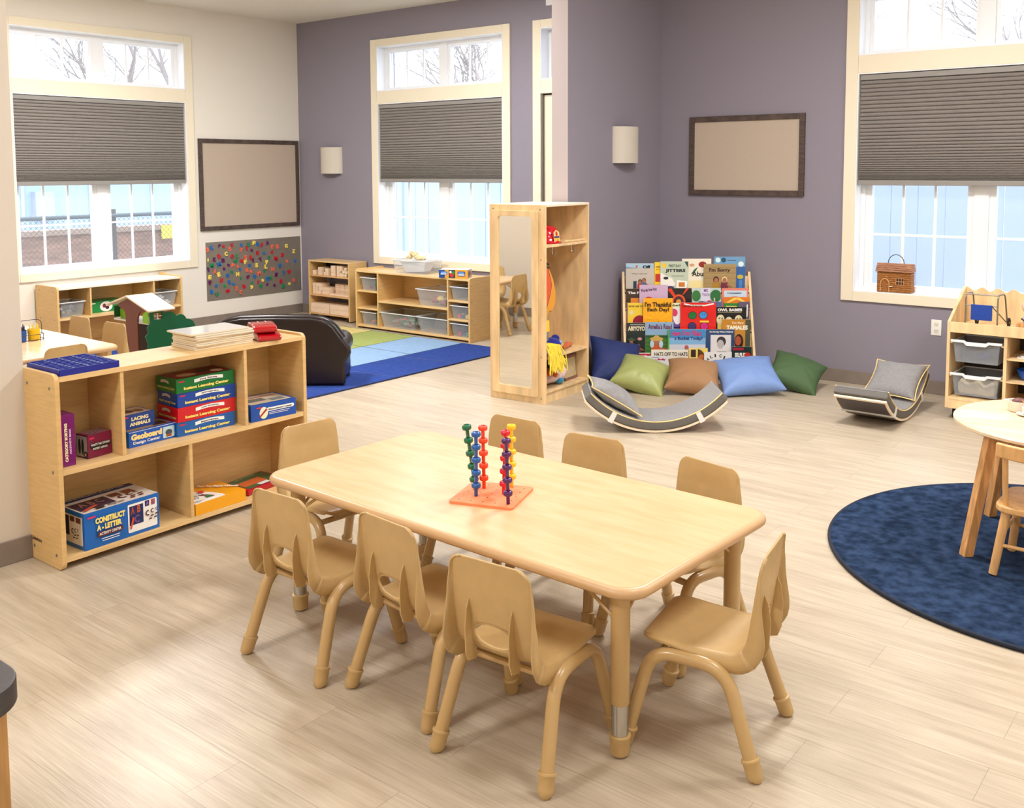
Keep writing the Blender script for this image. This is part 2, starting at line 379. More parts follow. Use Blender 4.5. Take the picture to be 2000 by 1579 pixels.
# ================================================================== chairs and table
def shell_parts(parent, mt):
    W = .142
    prof = [(.158, .303), (.1575, .311), (.155, .3175), (.15, .3215), (.143, .3245), (.132, .326), (.12, .3265), (.08, .324), (.03, .319), (-.02, .316), (-.07, .3145), (-.1, .316), (-.122, .322), (-.139, .334), (-.149, .352),
            (-.155, .375), (-.159, .40), (-.1625, .425), (-.166, .45), (-.170, .48), (-.174, .51), (-.178, .54), (-.182, .565), (-.1855, .583), (-.188, .594), (-.1895, .601)]
    P = []
    for i in range(len(prof)-1):
        (a, b), (c, d) = prof[i], prof[i+1]
        for t in (0, .5): P.append((a+(c-a)*t, b+(d-b)*t))
    P.append(prof[-1]); s = [0]
    for i in range(1, len(P)): s.append(s[-1]+math.hypot(P[i][0]-P[i-1][0], P[i][1]-P[i-1][1]))
    T = s[-1]; n = 22
    def half(i):
        z = P[i][1]; y = P[i][0]
        w = W-.002+(.008 if y > -.1 else 0) * min(1, max(0, (y+.1)/.1))
        if z > .34: w = W-(z-.34)*.055
        for d, r in ((T-s[i], .035), (.159-y if y > 0 else 1, .055)):
            if d < r: w -= r-sqrt(max(0, r*r-(r-d)**2))
        return w
    def nrm(i):
        a = P[max(0, i-1)]; c = P[min(len(P)-1, i+1)]; t = V((c[0]-a[0], c[1]-a[1])).normalized(); return V((-t.y, t.x))   # away from sitter: back / down
    def flange(i):
        z = P[i][1]; y = P[i][0]; f = .010
        f += .042*math.exp(-((y+.135)/.09)**2 if z < .345 else -((z-.335)/.12)**2)
        f *= min(1, .25+.75*(T-s[i])/.09)
        if s[i] < .04: f *= .6
        return f
    grid = []
    for i in range(len(P)):
        y, z = P[i]; w = half(i); nn = nrm(i); fl = flange(i); row = []
        kx = min(1, .3+.7*(T-s[i])/.09); row.append(V((-w-.010*kx, y+nn.x*fl, z+nn.y*fl))); row.append(V((-w-.008*kx, y+nn.x*fl*.45, z+nn.y*fl*.45))); row.append(V((-w-.003*kx, y+nn.x*.004, z+nn.y*.004)))
        dish = .006 if z < .33 else .012
        for j in range(n+1):
            u = -1+2*j/n; k = dish*(1-u*u)*min(1, min(s[i], T-s[i])/.08)
            row.append(V((u*w, y+nn.x*k, z+nn.y*k)))
        row.append(V((w+.003*kx, y+nn.x*.004, z+nn.y*.004))); row.append(V((w+.008*kx, y+nn.x*fl*.45, z+nn.y*fl*.45))); row.append(V((w+.010*kx, y+nn.x*fl, z+nn.y*fl)))
        grid.append(row)
    hole = (.0, .381, .067, .037)
    def yb(z, x):
        k = next(i for i in range(len(P)-1) if P[i][1] > .34 and P[i+1][1] >= z); (a, b), (c, d) = P[k], P[k+1]
        u = x/half(k); return a+(c-a)*(z-b)/(d-b)-.012*(1-u*u)
    def surf(r0, r1, name, cut):
        b = MB(); nc = len(grid[0]); vs = [v.copy() for r in grid[r0:r1+1] for v in r]; fs = []; rim = set()
        ins = lambda v: ((v.x-hole[0])/hole[2])**2+((v.z-hole[1])/hole[3])**2 < 1
        for i in range(r1-r0):
            for j in range(nc-1):
                q = (i*nc+j, i*nc+j+1, (i+1)*nc+j+1, (i+1)*nc+j)
                if cut and sum(ins(vs[k]) for k in q) >= 3: rim.update(q); continue
                fs.append(q)
        if cut:
            used = {k for f in fs for k in f}
            for k in rim & used:
                v = vs[k]; a = math.atan2((v.z-hole[1])/hole[3], (v.x-hole[0])/hole[2]); z = hole[1]+sin(a)*hole[3]
                vs[k] = V((hole[0]+cos(a)*hole[2], v.y+(v.z-z)*.12, z))
        b.add(vs, fs); return b
    sp_ = next(i for i in range(len(P)) if P[i][1] > .333 and P[i][0] < -.1)
    surf(0, sp_, 'seat', False).build('seat', mt, parent, smooth=60, solid=.006)
    bk = surf(sp_-1, len(P)-1, 'backrest', True)
    o = bk.build('backrest', mt, parent, smooth=60, solid=.006)
    # rim round the grip hole, and the stiffening ribs behind
    r = MB(); r.tube([(cos(a)*hole[2], yb(hole[1]+sin(a)*hole[3], cos(a)*hole[2]), hole[1]+sin(a)*hole[3]) for a in [2*pi*i/28 for i in range(28)]], .0036, 6, closed=True)
    r.build('grip_rim', mt, parent)
    for sx in (-1, 1):
        rb = MB(); x = sx*.074
        f = lambda a, c, h: (x+h, a, c)
        rb.prism([(-.181, .482), (-.193, .455), (-.200, .405), (-.197, .33), (-.186, .300), (-.150, .290), (-.143, .312), (-.160, .345), (-.167, .40), (-.174, .445)], -.002, .002, f)
        rb.build('rib', mt, parent, bevel=.0008)
def make_chair():
    t = thing('toddler_chair', 'x', 'chair')
    shell_parts(t, TAN)
    for sx in (-1, 1):
        ends = []
        for (x, y, kx, ky, kz) in ((sx*.187, -.195, sx*.158, -.098, .284), (sx*.19, .190, sx*.158, .118, .292)):
            p = V((x, y, 0)); d = (V((kx, ky, kz))-p).normalized(); ends.append((p+d*.03, V((kx, ky, kz))))
            MB().tube([p+V((0, 0, .0015)), p+V((0, 0, .006)), p+d*.018, p+d*.053, p+d*.056, p+d*.061, p+d*.063], [.013, .019, .0228, .0236, .0258, .0258, .021], 18).build('foot_cap', TAN, t)
        MB().tube(bend([ends[0][0], ends[0][1], ends[1][1], ends[1][0]], .075, 7), .0195, 14).build('leg_frame', TANM, t)
    for y, z in ((-.088, .272), (.10, .276)): MB().cyl((-.155, y, z), (.155, y, z), .011, n=10).build('crossbar', TANM, t)
    return t
G1 = 'tan toddler chairs round the long rectangular table'; G2 = 'tan toddler chairs round the far rectangular table'
ch0 = make_chair()
CH = [((6.54, -5.343), 1.3, 'tan plastic toddler chair on the near side, nearest the long shelf', G1),
      ((7.018, -5.299), -5.5, 'middle one of the three tan toddler chairs along the near side', G1),
      ((7.444, -5.358), 3.5, 'tan toddler chair on the near side, closest to the camera, right beside a table leg', G1),
      ((7.832, -4.985), 100, 'tan toddler chair seen from its side at the right end of the table', G1),
      ((6.086, -4.882), -96, 'tan toddler chair tucked at the left end, between table and shelf', G1),
      ((6.55, -4.459), 180, 'tan toddler chair on the far side, behind the peg towers', G1),
      ((6.993, -4.50), 184, 'middle one of the tan toddler chairs along the far side', G1),
      ((7.47, -4.54), 168, 'tan toddler chair on the far side, nearest the right end of the table', G1),
      ((2.17, -4.06), 180, 'cream toddler chair at the far table, in front of the clear bin', G2),
      ((2.66, -4.065), 182, 'cream toddler chair at the far table, overlapping the toy treehouse', G2),
      ((3.09, -4.56), 92, 'cream toddler chair behind the blue grid tray, at the end of the far table', G2),
      ((2.55, -5.02), -4, 'cream toddler chair seen in the tall mirror beyond the far table', G2),
      ((1.95, -5.03), 6, 'second cream toddler chair reflected in the mirror, farther left of the far table', G2)]
for i, ((x, y), a, lb, g) in enumerate(CH):
    c = ch0 if i == 0 else copy_tree(ch0)
    c.location = (x, y, 0); c.rotation_euler = (0, 0, radians(a)); c['label'] = lb; c['group'] = g
WTOP = mat('blond_maple_top', (229, 194, 152), .22, c2=(219, 181, 136), scale=4.5, stretch=(1, 5.5, 1), detail=8, spec=.55)
def make_table(label, loc, rz):
    t = thing('activity_table', label, 'table', loc, rz)
    Lx, Wy, r = 1.665, .845, .085
    b = MB(); b.prism(rrect(Lx-.03, Wy-.03, r-.012, 8), .497, .5303); b.build('laminate_top', WTOP, t, smooth=30)
    b = MB(); rings = []
    for (o, z) in ((.018, .4975), (.006, .498), (.0, .505), (-.002, .513), (0, .520), (.006, .5265), (.0145, .530), (.017, .5295), (.018, .515)):
        rings.append([(x, y, z) for x, y in rrect(Lx-2*o, Wy-2*o, r-o, 8)])
    n = len(rings[0]); vs = [p for q in rings for p in q]
    fs = [(i*n+j, i*n+(j+1) % n, (i+1)*n+(j+1) % n, (i+1)*n+j) for i in range(len(rings)-1) for j in range(n)]
    b.add(vs, fs).build('edge_band', BAND, t, smooth=60)
    for sx in (-1, 1):
        for sy in (-1, 1):
            x, y = sx*(Lx/2-.103), sy*(Wy/2-.093)
            lg = MB().lathe([(.0265, .155), (.0275, .158), (.0275, .497)], (x, y, 0), 24).build('leg', TANM, t)
            MB().lathe([(.0245, .05), (.0245, .16)], (x, y, 0), 24).build('chrome_insert', CHROME, lg)
            MB().lathe([(.018, .001), (.0255, .006), (.0285, .016), (.0295, .052), (.0315, .055), (.0315, .062), (.0255, .064)], (x, y, 0), 24).build('foot_cap', TAN, lg)
            for dx, dy in ((-sx*.17, 0), (0, -sy*.14)):
                MB().tube([(x+dx*.14, y+dy*.14, .40), (x+dx, y+dy, .495)], .0055, 6).build('brace', TANM, t)
    MB().box((-Lx/2+.2, -.02, .47), (Lx/2-.2, .02, .497)).build('under_rail', STEEL, t)
    return t
make_table('long blond maple activity table with tan edge, in the middle of the room', (6.979, -4.899, 0), radians(-2.1))
make_table('far blond maple activity table behind the long shelf, cups standing on it', (2.31, -4.525, 0), radians(-.5))
# pegboard and peg towers
PEG = dict(green=(0, 104, 66), blue=(22, 90, 168), orange=(248, 70, 34), purple=(80, 16, 92), red=(214, 14, 44), yellow=(252, 204, 22))
ORG = mat('orange_foam', (248, 142, 94), .6, bump=.05, bscale=300)
pa = math.atan2(-4.814+4.888, 7.051-6.833)
pb = thing('peg_board', 'orange square rubber peg board lying on the long table', 'peg board', (6.986, -4.961, .5303), pa)
S = .232
MB().prism(rrect(S, S, .012, 4), 0, .0095).build('board', ORG, pb, bevel=.001)
hb_ = MB()
for i in range(5):
    for j in range(5): hb_.lathe([(.0026, .0096), (.0026, .0100)], (-.088+i*.044, -.088+j*.044, 0), 8)
hb_.build('peg_holes', mat('hole_brown', (96, 44, 28), .8), pb)
def peg(col):
    m_ = mat('peg_'+col, PEG[col], .18, coat=.3)
    return MB().lathe([(.0056, 0), (.0064, .002), (.0066, .023), (.0075, .0245), (.0145, .0255), (.0165, .0285), (.0168, .033), (.0158, .0368), (.0125, .0392), (.0078, .0398), (.0068, .0372), (.0, .037)], n=18).build('stacking_peg', m_, smooth=50)
ordn = {4: ['topmost', 'upper', 'lower', 'lowest'], 5: ['topmost', 'second from top', 'middle', 'fourth from top', 'lowest']}
for col, (x, y), top, k, in [('blue', (6.957, -5.012), (6.958, -5.011), 5), ('orange', (6.925, -4.931), (6.923, -4.933), 5), ('purple', (7.097, -5.009), (7.092, -5.013), 5),
                             ('red', (7.02, -4.938), (7.026, -4.934), 5), ('yellow', (6.992, -4.858), (6.992, -4.858), 5), ('green', (6.912, -4.962), (6.890, -4.982), 5)]:
    zb = .5402-.002; hgt = .766-zb if col == 'green' else .758-zb; step = (hgt-.0398)/(k-1)
    base = V((x, y, zb)); ax = V((top[0]-x, top[1]-y, hgt)).normalized(); rot = ax.to_track_quat('Z', 'Y').to_euler()
    src = None
    for i in range(k):
        if src is None: src = o = peg(col)
        else: o = src.copy(); COL.objects.link(o)
        o.scale = (1, 1, step/.0372) if step else (1, 1, 1)
        o.location = base+ax*(step*i); o.rotation_euler = rot
        tag(o, '%s stacking peg, %s in the %s peg tower on the board' % (col, ordn[5][k-1-i], col), 'peg', 'stacked pegs on the orange board')
# ================================================================== long low shelf in front
def bolt(t, pts, n):
    for p in pts:
        p = V(p); MB().cyl(p, p+V(n)*.002, .007, n=10).build('bolt', STEEL, t)
t = thing('storage_shelf', 'long low maple storage shelf with five cubbies, left of the long table', 'shelf', (4.88, -5.58, 0))
D, Ln = .295, 1.315       # local: x depth 0..D (front at D), y length
def side_panel(y0, y1, D, h, r=.03):
    prof = [(0, 0), (D-r, 0)]+arc((D-r, r), r, -90, 0, 5)+arc((D-r, h-r), r, 0, 90, 5)+arc((r, h-r), r, 90, 180, 5)
    return MB().prism(prof, y0, y1, lambda a, c, hh: (a, hh, c))
for y in (0, Ln-.022): side_panel(y, y+.022, D, .832).build('end_panel', [MAPLE], t, bevel=.004)
MB().box((.005, .022, .797), (D-.002, Ln-.022, .820)).build('top_board', MAPLEY, t, bevel=.002)
MB().box((.012, .022, .402), (D-.004, Ln-.022, .425)).build('middle_board', MAPLEY, t, bevel=.002)
MB().box((.012, .022, .030), (D-.004, Ln-.022, .052)).build('bottom_board', MAPLEY, t, bevel=.002)
MB().box((.004, .022, .030), (.012, Ln-.022, .797)).build('back_panel', MAPLE, t)
for y in (.300, .944): MB().box((.012, y-.009, .425), (D-.006, y+.009, .797)).build('divider', MAPLE, t, bevel=.002)
MB().box((.012, .619, .052), (D-.006, .637, .402)).build('divider', MAPLE, t, bevel=.002)
bolt(t, [(.25, 0, .77), (.25, 0, .415), (.25, 0, .06), (.06, 0, .06), (.06, 0, .77)], (0, -1, 0))
Dec((.04, 0, .085), (1, 0, 0), (0, 0, 1)).text('Lakeshore', 0, 0, .085, .018, (84, 58, 44)).build('maker_mark', t)
# boxes on it:  game_box(label, near corner, size, rz, colours, prints)
def game_box(name, label, cat, loc, rz, sx, sy, sz, c, top, prints=None, group=None, lid=.0):
    t = thing(name, label, cat, loc, rz, group)
    m_ = mat(name+'_card_%d_%d_%d' % c, c, .32, coat=.2)
    MB().box((-sx, 0, 0), (0, sy, sz)).build('box_body', m_, t, bevel=.0015)
    if prints: prints(t, sx, sy, sz)
    return t
Z1 = .4255; Z0 = .0525
def front(t, sx, sy, sz): return Dec((0, 0, 0), (0, 1, 0), (0, 0, 1))
def leftd(t, sx): return Dec((-sx, 0, 0), (1, 0, 0), (0, 0, 1))
def topd(t, sx, sz): return Dec((0, 0, sz), (0, 1, 0), (-1, 0, 0))
YEL = (250, 226, 120)
def ilc(word, photo):
    def pr(t, sx, sy, sz):
        d = front(t, sx, sy, sz)
        d.rect(.012, sz-.017, .042, sz-.010, (200, 40, 60), .002)
        pts = [(sy*(.30+.5*i/10), sz*.58+.006*sin(pi*i/10)) for i in range(11)]
        d.poly([(a, b) for a, b in pts]+[(a, b+.016) for a, b in reversed(pts)], W_)
        d.text(word, sy*.40, sz*.62+.003, sy*.70, sz*.62+.012, (60, 40, 70), arch=.004)
        d.text('Instant Learning Center', sy*.12, .010, sy*.90, .028, YEL, bold=.05); d.build('front_lettering', t)
        e = leftd(t, sx); e.poly([(a*sx/sy*.8, b) for a, b in pts]+[(a*sx/sy*.8, b+.013) for a, b in reversed(pts)], (205, 200, 196))
        e.text('Instant Learning Center', sx*.08, .012, sx*.92, .028, (206, 196, 120), bold=.04); e.build('side_lettering', t)
        if photo:
            q = topd(t, sx, sz); q.rect(.01, .01, sy-.01, sx-.01, (120, 30, 34)).ell(sy*.3, sx*.4, .05, .035, (190, 150, 110)).ell(sy*.6, sx*.55, .06, .04, (70, 46, 40)).ell(sy*.8, sx*.3, .03, .03, (210, 180, 150)).ell(sy*.45, sx*.7, .04, .03, (160, 40, 40)); q.build('lid_picture', t)
    return pr
for i, (c, wd, nm, lb) in enumerate([((14, 92, 170), 'Measurement', 'light blue', 'bottom of the stack'), ((206, 16, 30), 'Letter Recognition', 'red', 'second from bottom'), ((12, 66, 160), 'Shapes', 'dark blue', 'under the green one'), ((10, 112, 50), 'Five Senses', 'green', 'on top of the stack')]):
    game_box('learning_kit_box', '%s learning kit box on the shelf, %s' % (nm, lb), 'box', (5.098+.004*(i % 2), -4.974+.003*(i % 3), Z1+.0683*i), radians(-2.5+(i % 2)), .175, .312, .0680, c, None, ilc(wd, i == 3), 'stacked learning kit boxes')
def pr(t, sx, sy, sz):
    d = front(t, sx, sy, sz)
    for k, (s_, x0, x1, y0, y1, c) in enumerate([('CATEGORY SORTING', .033, 0, .02, .185, (252, 236, 190)), ('ACTIVITY BOX', .048, 0, .05, .16, (236, 210, 240))]):
        d.text(s_, x0, y0, x0+(y1-y0), y0+(.013 if k == 0 else .008), c, rot=pi/2, bold=.06)
    d.rect(.004, .01, .008, .035, (220, 60, 100)); d.build('front_lettering', t)
game_box('sorting_kit_box', 'tall narrow purple box standing upright in the left cubby', 'box', (5.129, -5.545, Z1), 0, .21, .066, .221, (118, 14, 104), None, pr)
def pr(t, sx, sy, sz):
    d = front(t, sx, sy, sz); d.rect(.010, sz*.40, sy-.006, sz*.62, K_, .008).rect(.022, sz*.30, sy-.02, sz*.42, K_, .004)
    d.text('WHAT\'S THAT SOUND?', .014, sz*.50, sy-.010, sz*.60, W_).text('MYSTERY CAPSULES', .024, sz*.33, sy-.022, sz*.42, W_); d.rect(.008, sz-.02, .03, sz-.012, (230, 40, 90)); d.build('front_lettering', t)
    e = leftd(t, sx); e.rect(.002, .006, sx-.003, sz-.006, (190, 190, 178)).ell(sx*.30, sz*.48, .009, .035, (34, 60, 34)).ell(sx*.58, sz*.48, .009, .035, (34, 60, 34)).ell(sx*.83, .017, .013, .016, (20, 34, 96)).ell(sx*.83, .017, .006, .008, (230, 200, 70)); e.build('side_picture', t)
    q = topd(t, sx, sz)
    for k in range(4): q.rect(.012, .008+k*.018, sy-.012, .012+k*.018, (200, 196, 190))
    q.build('lid_picture', t)
game_box('mystery_kit_box', 'small purple box with white side picture in the left cubby', 'box', (5.097, -5.408, Z1), radians(6), .082, .116, .103, (122, 10, 62), None, pr)
def pr(t, sx, sy, sz):
    d = front(t, sx, sy, sz); d.rect(sy-.066, .008, sy-.006, sz-.012, (190, 220, 226), .004).ell(sy-.036, sz*.45, .018, .014, (70, 80, 90)).rect(sy-.05, .012, sy-.022, .024, (150, 80, 50))
    d.text('Geoboard', .01, sz*.44, sy*.70, sz*.84, (252, 226, 150), bold=.07).text('Design Center', .02, sz*.12, sy*.66, sz*.36, W_); d.rect(0, sz-.003, sy, sz-.001, W_); d.build('front_lettering', t)
    q = topd(t, sx, sz); q.rect(.005, .01, sy-.01, sx-.01, (150, 120, 84)).rect(sy*.6, .02, sy*.9, .08, (60, 40, 36)); q.build('lid_picture', t)
game_box('geoboard_kit_box', 'flat blue box under the lacing box in the wide cubby', 'box', (5.088, -5.212, Z1), radians(2), .17, .240, .0715, (8, 88, 190), None, pr)
def pr(t, sx, sy, sz):
    d = front(t, sx, sy, sz); d.text('LACING', .045, sz*.56, sy*.80, sz*.82, (252, 236, 180), bold=.05).text('ANIMALS', .035, sz*.20, sy*.86, sz*.46, (252, 236, 180), bold=.05).rect(.01, sz-.012, .03, sz-.006, (220, 50, 70)); d.build('front_lettering', t)
    q = topd(t, sx, sz); q.rect(.008, .008, sy-.01, sx-.01, (210, 190, 176)).ell(sy*.4, sx*.5, .03, .03, (90, 40, 34)).ell(sy*.7, sx*.4, .02, .03, (140, 90, 60)); q.build('lid_picture', t)
game_box('lacing_kit_box', 'small dark blue box lying on the flat blue geoboard box', 'box', (5.045, -5.215, Z1+.072), radians(3), .13, .165, .066, (16, 60, 140), None, pr)
def pr(t, sx, sy, sz):
    d = front(t, sx, sy, sz); d.rect(.088, sz*.50, sy-.012, sz*.72, W_, .009).ell(.072, sz*.45, .024, .030, (240, 238, 200)).poly([(.045, sz*.26), (.052, sz*.20), (.094, sz*.62), (.086, sz*.70)], (178, 28, 34))
    d.text('Measurement Center', .10, sz*.555, sy-.024, sz*.66, (60, 50, 50)).text('Long', .053, sz*.35, .092, sz*.49, W_, rot=.75, bold=.06).rect(.10, sz*.40, sy-.04, sz*.43, W_).rect(.10, sz*.31, sy-.05, sz*.34, W_).rect(.03, sz*.76, .058, sz*.84, (226, 50, 60)); d.build('front_lettering', t)
    q = topd(t, sx, sz); q.rect(.01, .01, sy-.02, sx-.02, (206, 192, 170)).rect(sy*.1, sx*.3, sy*.5, sx*.6, (110, 112, 108)).rect(sy*.55, sx*.15, sy*.85, sx*.4, (120, 130, 136)).rect(sy*.1, sx*.68, sy*.9, sx*.74, (170, 70, 50)); q.build('lid_picture', t)
    e = leftd(t, sx); e.rect(.02, .01, sx-.035, sz-.012, (196, 196, 190)).ell(sx*.4, sz*.4, .03, .02, (60, 60, 56)); e.build('side_picture', t)
game_box('measurement_kit_box', 'blue box with white banner in the right upper cubby', 'box', (5.150, -4.598, Z1), radians(-5), .20, .262, .083, (8, 76, 170), None, pr)
def ccc(d, x, y, s, c=(100, 44, 36)):
    for (a, b, r) in ((0, 0, 1), (s*1.15, s*.25, .8), (s*2.1, s*.45, .55)):
        R_ = s*.62*r; o_ = arc((x+a, y+b), R_, 60, 300, 10); i_ = arc((x+a, y+b), R_*.55, 300, 60, 10); d.poly(o_+i_, c)
    for (a, b) in ((s*.5, -s*.9), (s*1.6, -s*.7), (s*.1, -s*1.5), (s*1.3, -s*1.4)): d.poly([(x+a, y+b), (x+a+s*.7, y+b), (x+a+s*.85, y+b+s*.3), (x+a+s*.15, y+b+s*.3)], c)
def pr(t, sx, sy, sz):
    d = front(t, sx, sy, sz); d.rect(sy*.565, .016, sy-.012, sz-.016, W_, .006).rect(sy*.585, sz*.30, sy*.775, sz-.026, (24, 42, 96)).rect(sy*.80, sz*.72, sy*.86, sz*.88, (30, 34, 90)).rect(sy*.885, sz*.72, sy*.94, sz*.88, (190, 80, 40))
    d.text('A', sy*.605, sz*.60, sy*.655, sz*.82, (190, 70, 50)).text('B', sy*.69, sz*.62, sy*.735, sz*.84, (200, 90, 60)).text('C', sy*.65, sz*.34, sy*.72, sz*.56, (120, 80, 140)).text('A', sy*.81, sz*.74, sy*.85, sz*.86, (150, 120, 190)).text('Z', sy*.895, sz*.74, sy*.93, sz*.86, (120, 100, 190))
    ccc(d, sy*.835, sz*.52, .021); d.poly([(sy*.58, sz*.22), (sy*.62, sz*.55), (sy*.645, sz*.50), (sy*.60, sz*.20)], (216, 76, 50))
    d.text('CONSTRUCT', sy*.13, sz*.655, sy*.52, sz*.82, YEL, bold=.07).text('A - LETTER', sy*.145, sz*.46, sy*.47, sz*.62, YEL, bold=.07).rect(sy*.15, sz*.285, sy*.485, sz*.425, (96, 40, 40), .007).text('ACTIVITY CENTER', sy*.175, sz*.32, sy*.46, sz*.395, W_)
    d.rect(sy*.20, sz*.21, sy*.44, sz*.23, W_).rect(sy*.21, sz*.15, sy*.43, sz*.17, W_).rect(sy*.03, sz*.86, sy*.13, sz*.91, (220, 50, 90)); d.build('front_lettering', t)
    q = topd(t, sx, sz); q.rect(.002, .002, sy-.002, sx*.80, (216, 204, 194)).rect(.002, sx*.84, sy-.002, sx*.98, (44, 34, 44)).rect(.01, sx*.18, sy*.50, sx*.66, (56, 34, 60)).rect(sy*.54, sx*.46, sy*.68, sx*.66, (120, 60, 44)).rect(sy*.72, sx*.46, sy*.86, sx*.66, (140, 70, 44))
    q.text('CONSTRUCT-A-LETTER', sy*.05, sx*.88, sy*.9, sx*.95, (190, 180, 190)).text('A B C', sy*.1, sx*.36, sy*.42, sx*.58, (150, 110, 90)); ccc(q, sy*.64, sx*.33, .036); q.poly([(.01, sx*.06), (.02, sx*.16), (.09, sx*.30), (.10, sx*.24)], (196, 80, 54)); q.rect(sy*.18, sx*.04, sy*.30, sx*.12, K_); q.text('Magnetic', sy*.34, sx*.04, sy*.56, sx*.12, K_); q.build('lid_picture', t)
    e = leftd(t, sx); e.rect(sx*.1, .018, sx-.014, sz-.018, (236, 230, 222), .004).rect(sx*.12, sz*.3, sx*.5, sz-.026, (26, 24, 46)); ccc(e, sx*.62, sz*.45, .02); e.rect(sx*.55, sz*.72, sx*.7, sz*.86, (90, 50, 40)).rect(sx*.75, sz*.72, sx*.9, sz*.86, (110, 60, 44)); e.build('side_picture', t)
game_box('letter_kit_box', 'large blue and white box on the bottom shelf', 'box', (5.166, -5.475, Z0), radians(2), .235, .360, .160, (10, 100, 186), None, pr)
def pr(t, sx, sy, sz):
    q = topd(t, sx, sz); pts = [(.0, .0), (sy*.60, .004)]+[(sy*.62*cos(a)+.0, sx*.95*sin(a)*.9+.004) for a in [radians(k*9) for k in range(1, 10)]]+[(0, sx*.84)]
    q.poly(pts, W_)
    pts = [(.0, sx*.12)]+[(sy*.50*cos(a), sx*.74*sin(a)*.9+.004) for a in [radians(14+k*9) for k in range(0, 9)]]
    q.poly(pts, (120, 34, 50)).poly([(0, sx*.14)]+[(sy*.42*cos(a), sx*.62*sin(a)*.9) for a in [radians(16+k*9) for k in range(0, 9)]], W_)
    for (a, b) in ((.02, .06), (.06, .09), (.025, .13)): q.rect(a, b, a+.045, b+.035, K_, .006).rect(a+.004, b+.004, a+.041, b+.031, W_, .005).ell(a+.016, b+.018, .005, .005, K_).ell(a+.030, b+.016, .005, .005, K_)
    q.rect(.09, .035, .12, .06, (20, 130, 80)).rect(.1, .11, .13, .14, (220, 50, 40)); q.text('Pop for Sight Words', sy*.50, sx*.9, sy*.50+.20, sx*.9+.030, (250, 240, 225), rot=-.85, bold=.08).rect(.004, .012, .045, .018, (60, 90, 130)); q.build('lid_picture', t)
game_box('card_game_box', 'flat yellow game box on the bottom shelf beside the divider', 'box', (5.168, -4.936, Z0), radians(1), .22, .285, .056, (244, 168, 10), None, pr)
t = thing('lift_lid_tray', 'flat red tray with a green and orange picture, behind the yellow box', 'tray', (5.13, -4.61, Z0), radians(8))
MB().box((-.19, 0, 0), (0, .275, .03)).build('tray_body', mat('red_tray_plastic', (178, 20, 34), .3), t, bevel=.008)
topd(t, .19, .03).rect(.02, .012, .255, .18, (66, 96, 60)).rect(.03, .05, .18, .12, (206, 96, 44)).rect(.10, .015, .17, .045, (226, 226, 230)).rect(.2, .02, .25, .06, (190, 40, 50)).rect(.06, .155, .2, .17, (120, 150, 110)).build('lid_picture', t)
# on top
TB = mat('dark_blue_plastic', (14, 34, 140), .32)
t = thing('grid_tray', 'dark blue plastic compartment tray on the left end of the long shelf', 'tray', (5.166, -5.552, .8206), 0)
b = MB(); nx, ny = 9, 4; sx, sy = .275, .262
b.box((-sx, 0, 0), (0, sy, .004))
for i in range(nx+1): x = -sx+.004+(sx-.008)*i/nx; b.box((x-.003, 0, .004), (x+.003, sy, .026))
for j in range(ny+1): y = .004+(sy-.008)*j/ny; b.box((-sx, y-.004, .004), (0, y+.004, .026))
b.box((-.003, 0, 0), (.002, sy, .027)).box((-sx-.002, 0, 0), (-sx+.003, sy, .027)).box((-sx, -.002, 0), (0, .003, .027)).box((-sx, sy-.003, 0), (0, sy+.002, .027))
b.build('compartment_grid', TB, t, smooth=0)
BM = mat('whiteboard_panel', (226, 208, 176), .5); BT = mat('gloss_white_board', (236, 236, 236), .12, coat=.5)
rnd = random.Random(4)
bn = ['lowest', 'second from bottom', 'third from bottom', 'fourth from bottom', 'fifth from bottom', 'sixth from bottom', 'seventh from bottom', 'second from top', 'topmost']
for i in range(9):
    dx, dy = rnd.uniform(-.007, .007), rnd.uniform(-.006, .006)
    if i == 8: dx, dy = -.01, -.02
    t = thing('lap_board', 'thin cream lap board on the long shelf, %s of its pile' % bn[i], 'board', (5.115+dx, -4.872+dy, .8206+i*.0088), radians(-3+rnd.uniform(-2.5, 2.5)), 'pile of lap boards on the long shelf')
    MB().prism(rrect(.215, .322, .008, 3, -.1075, .161), 0, .0074).build('core', BM, t, bevel=.001)
    MB().prism(rrect(.213, .320, .008, 3, -.1075, .161), .0074, .0079).build('white_face', BT, t)
REDP = mat('glossy_red_plastic', (176, 6, 24), .12, coat=.6)
for i, (lb, z, dx) in enumerate([('lower glossy red toy telephone, under its twin', .8206, 0), ('upper glossy red toy telephone stacked on its twin beside the lap boards', .8206+.0405, -.012)]):
    t = thing('red_toy_telephone', lb, 'toy', (5.075+dx, -4.452, z), radians(-20-8*i), 'stacked glossy red toys on the long shelf')
    b = MB(); prof = [(-.11, 0), (.105, 0), (.115, .012), (.105, .028), (.07, .038), (.0, .0405), (-.075, .034), (-.11, .018)]
    b.prism(prof, -.058, .058, lambda a, c, h: (a, h, c)); b.build('body', REDP, t, bevel=.010, seg=3)
    d = Dec((.02, -.02, .0402), (0, 1, 0), (-1, 0, 0)); d.rect(-.001, 0, .003, .05, (250, 200, 205)).rect(.037, 0, .041, .05, (250, 200, 205)); d.build('highlight_stripes', t)
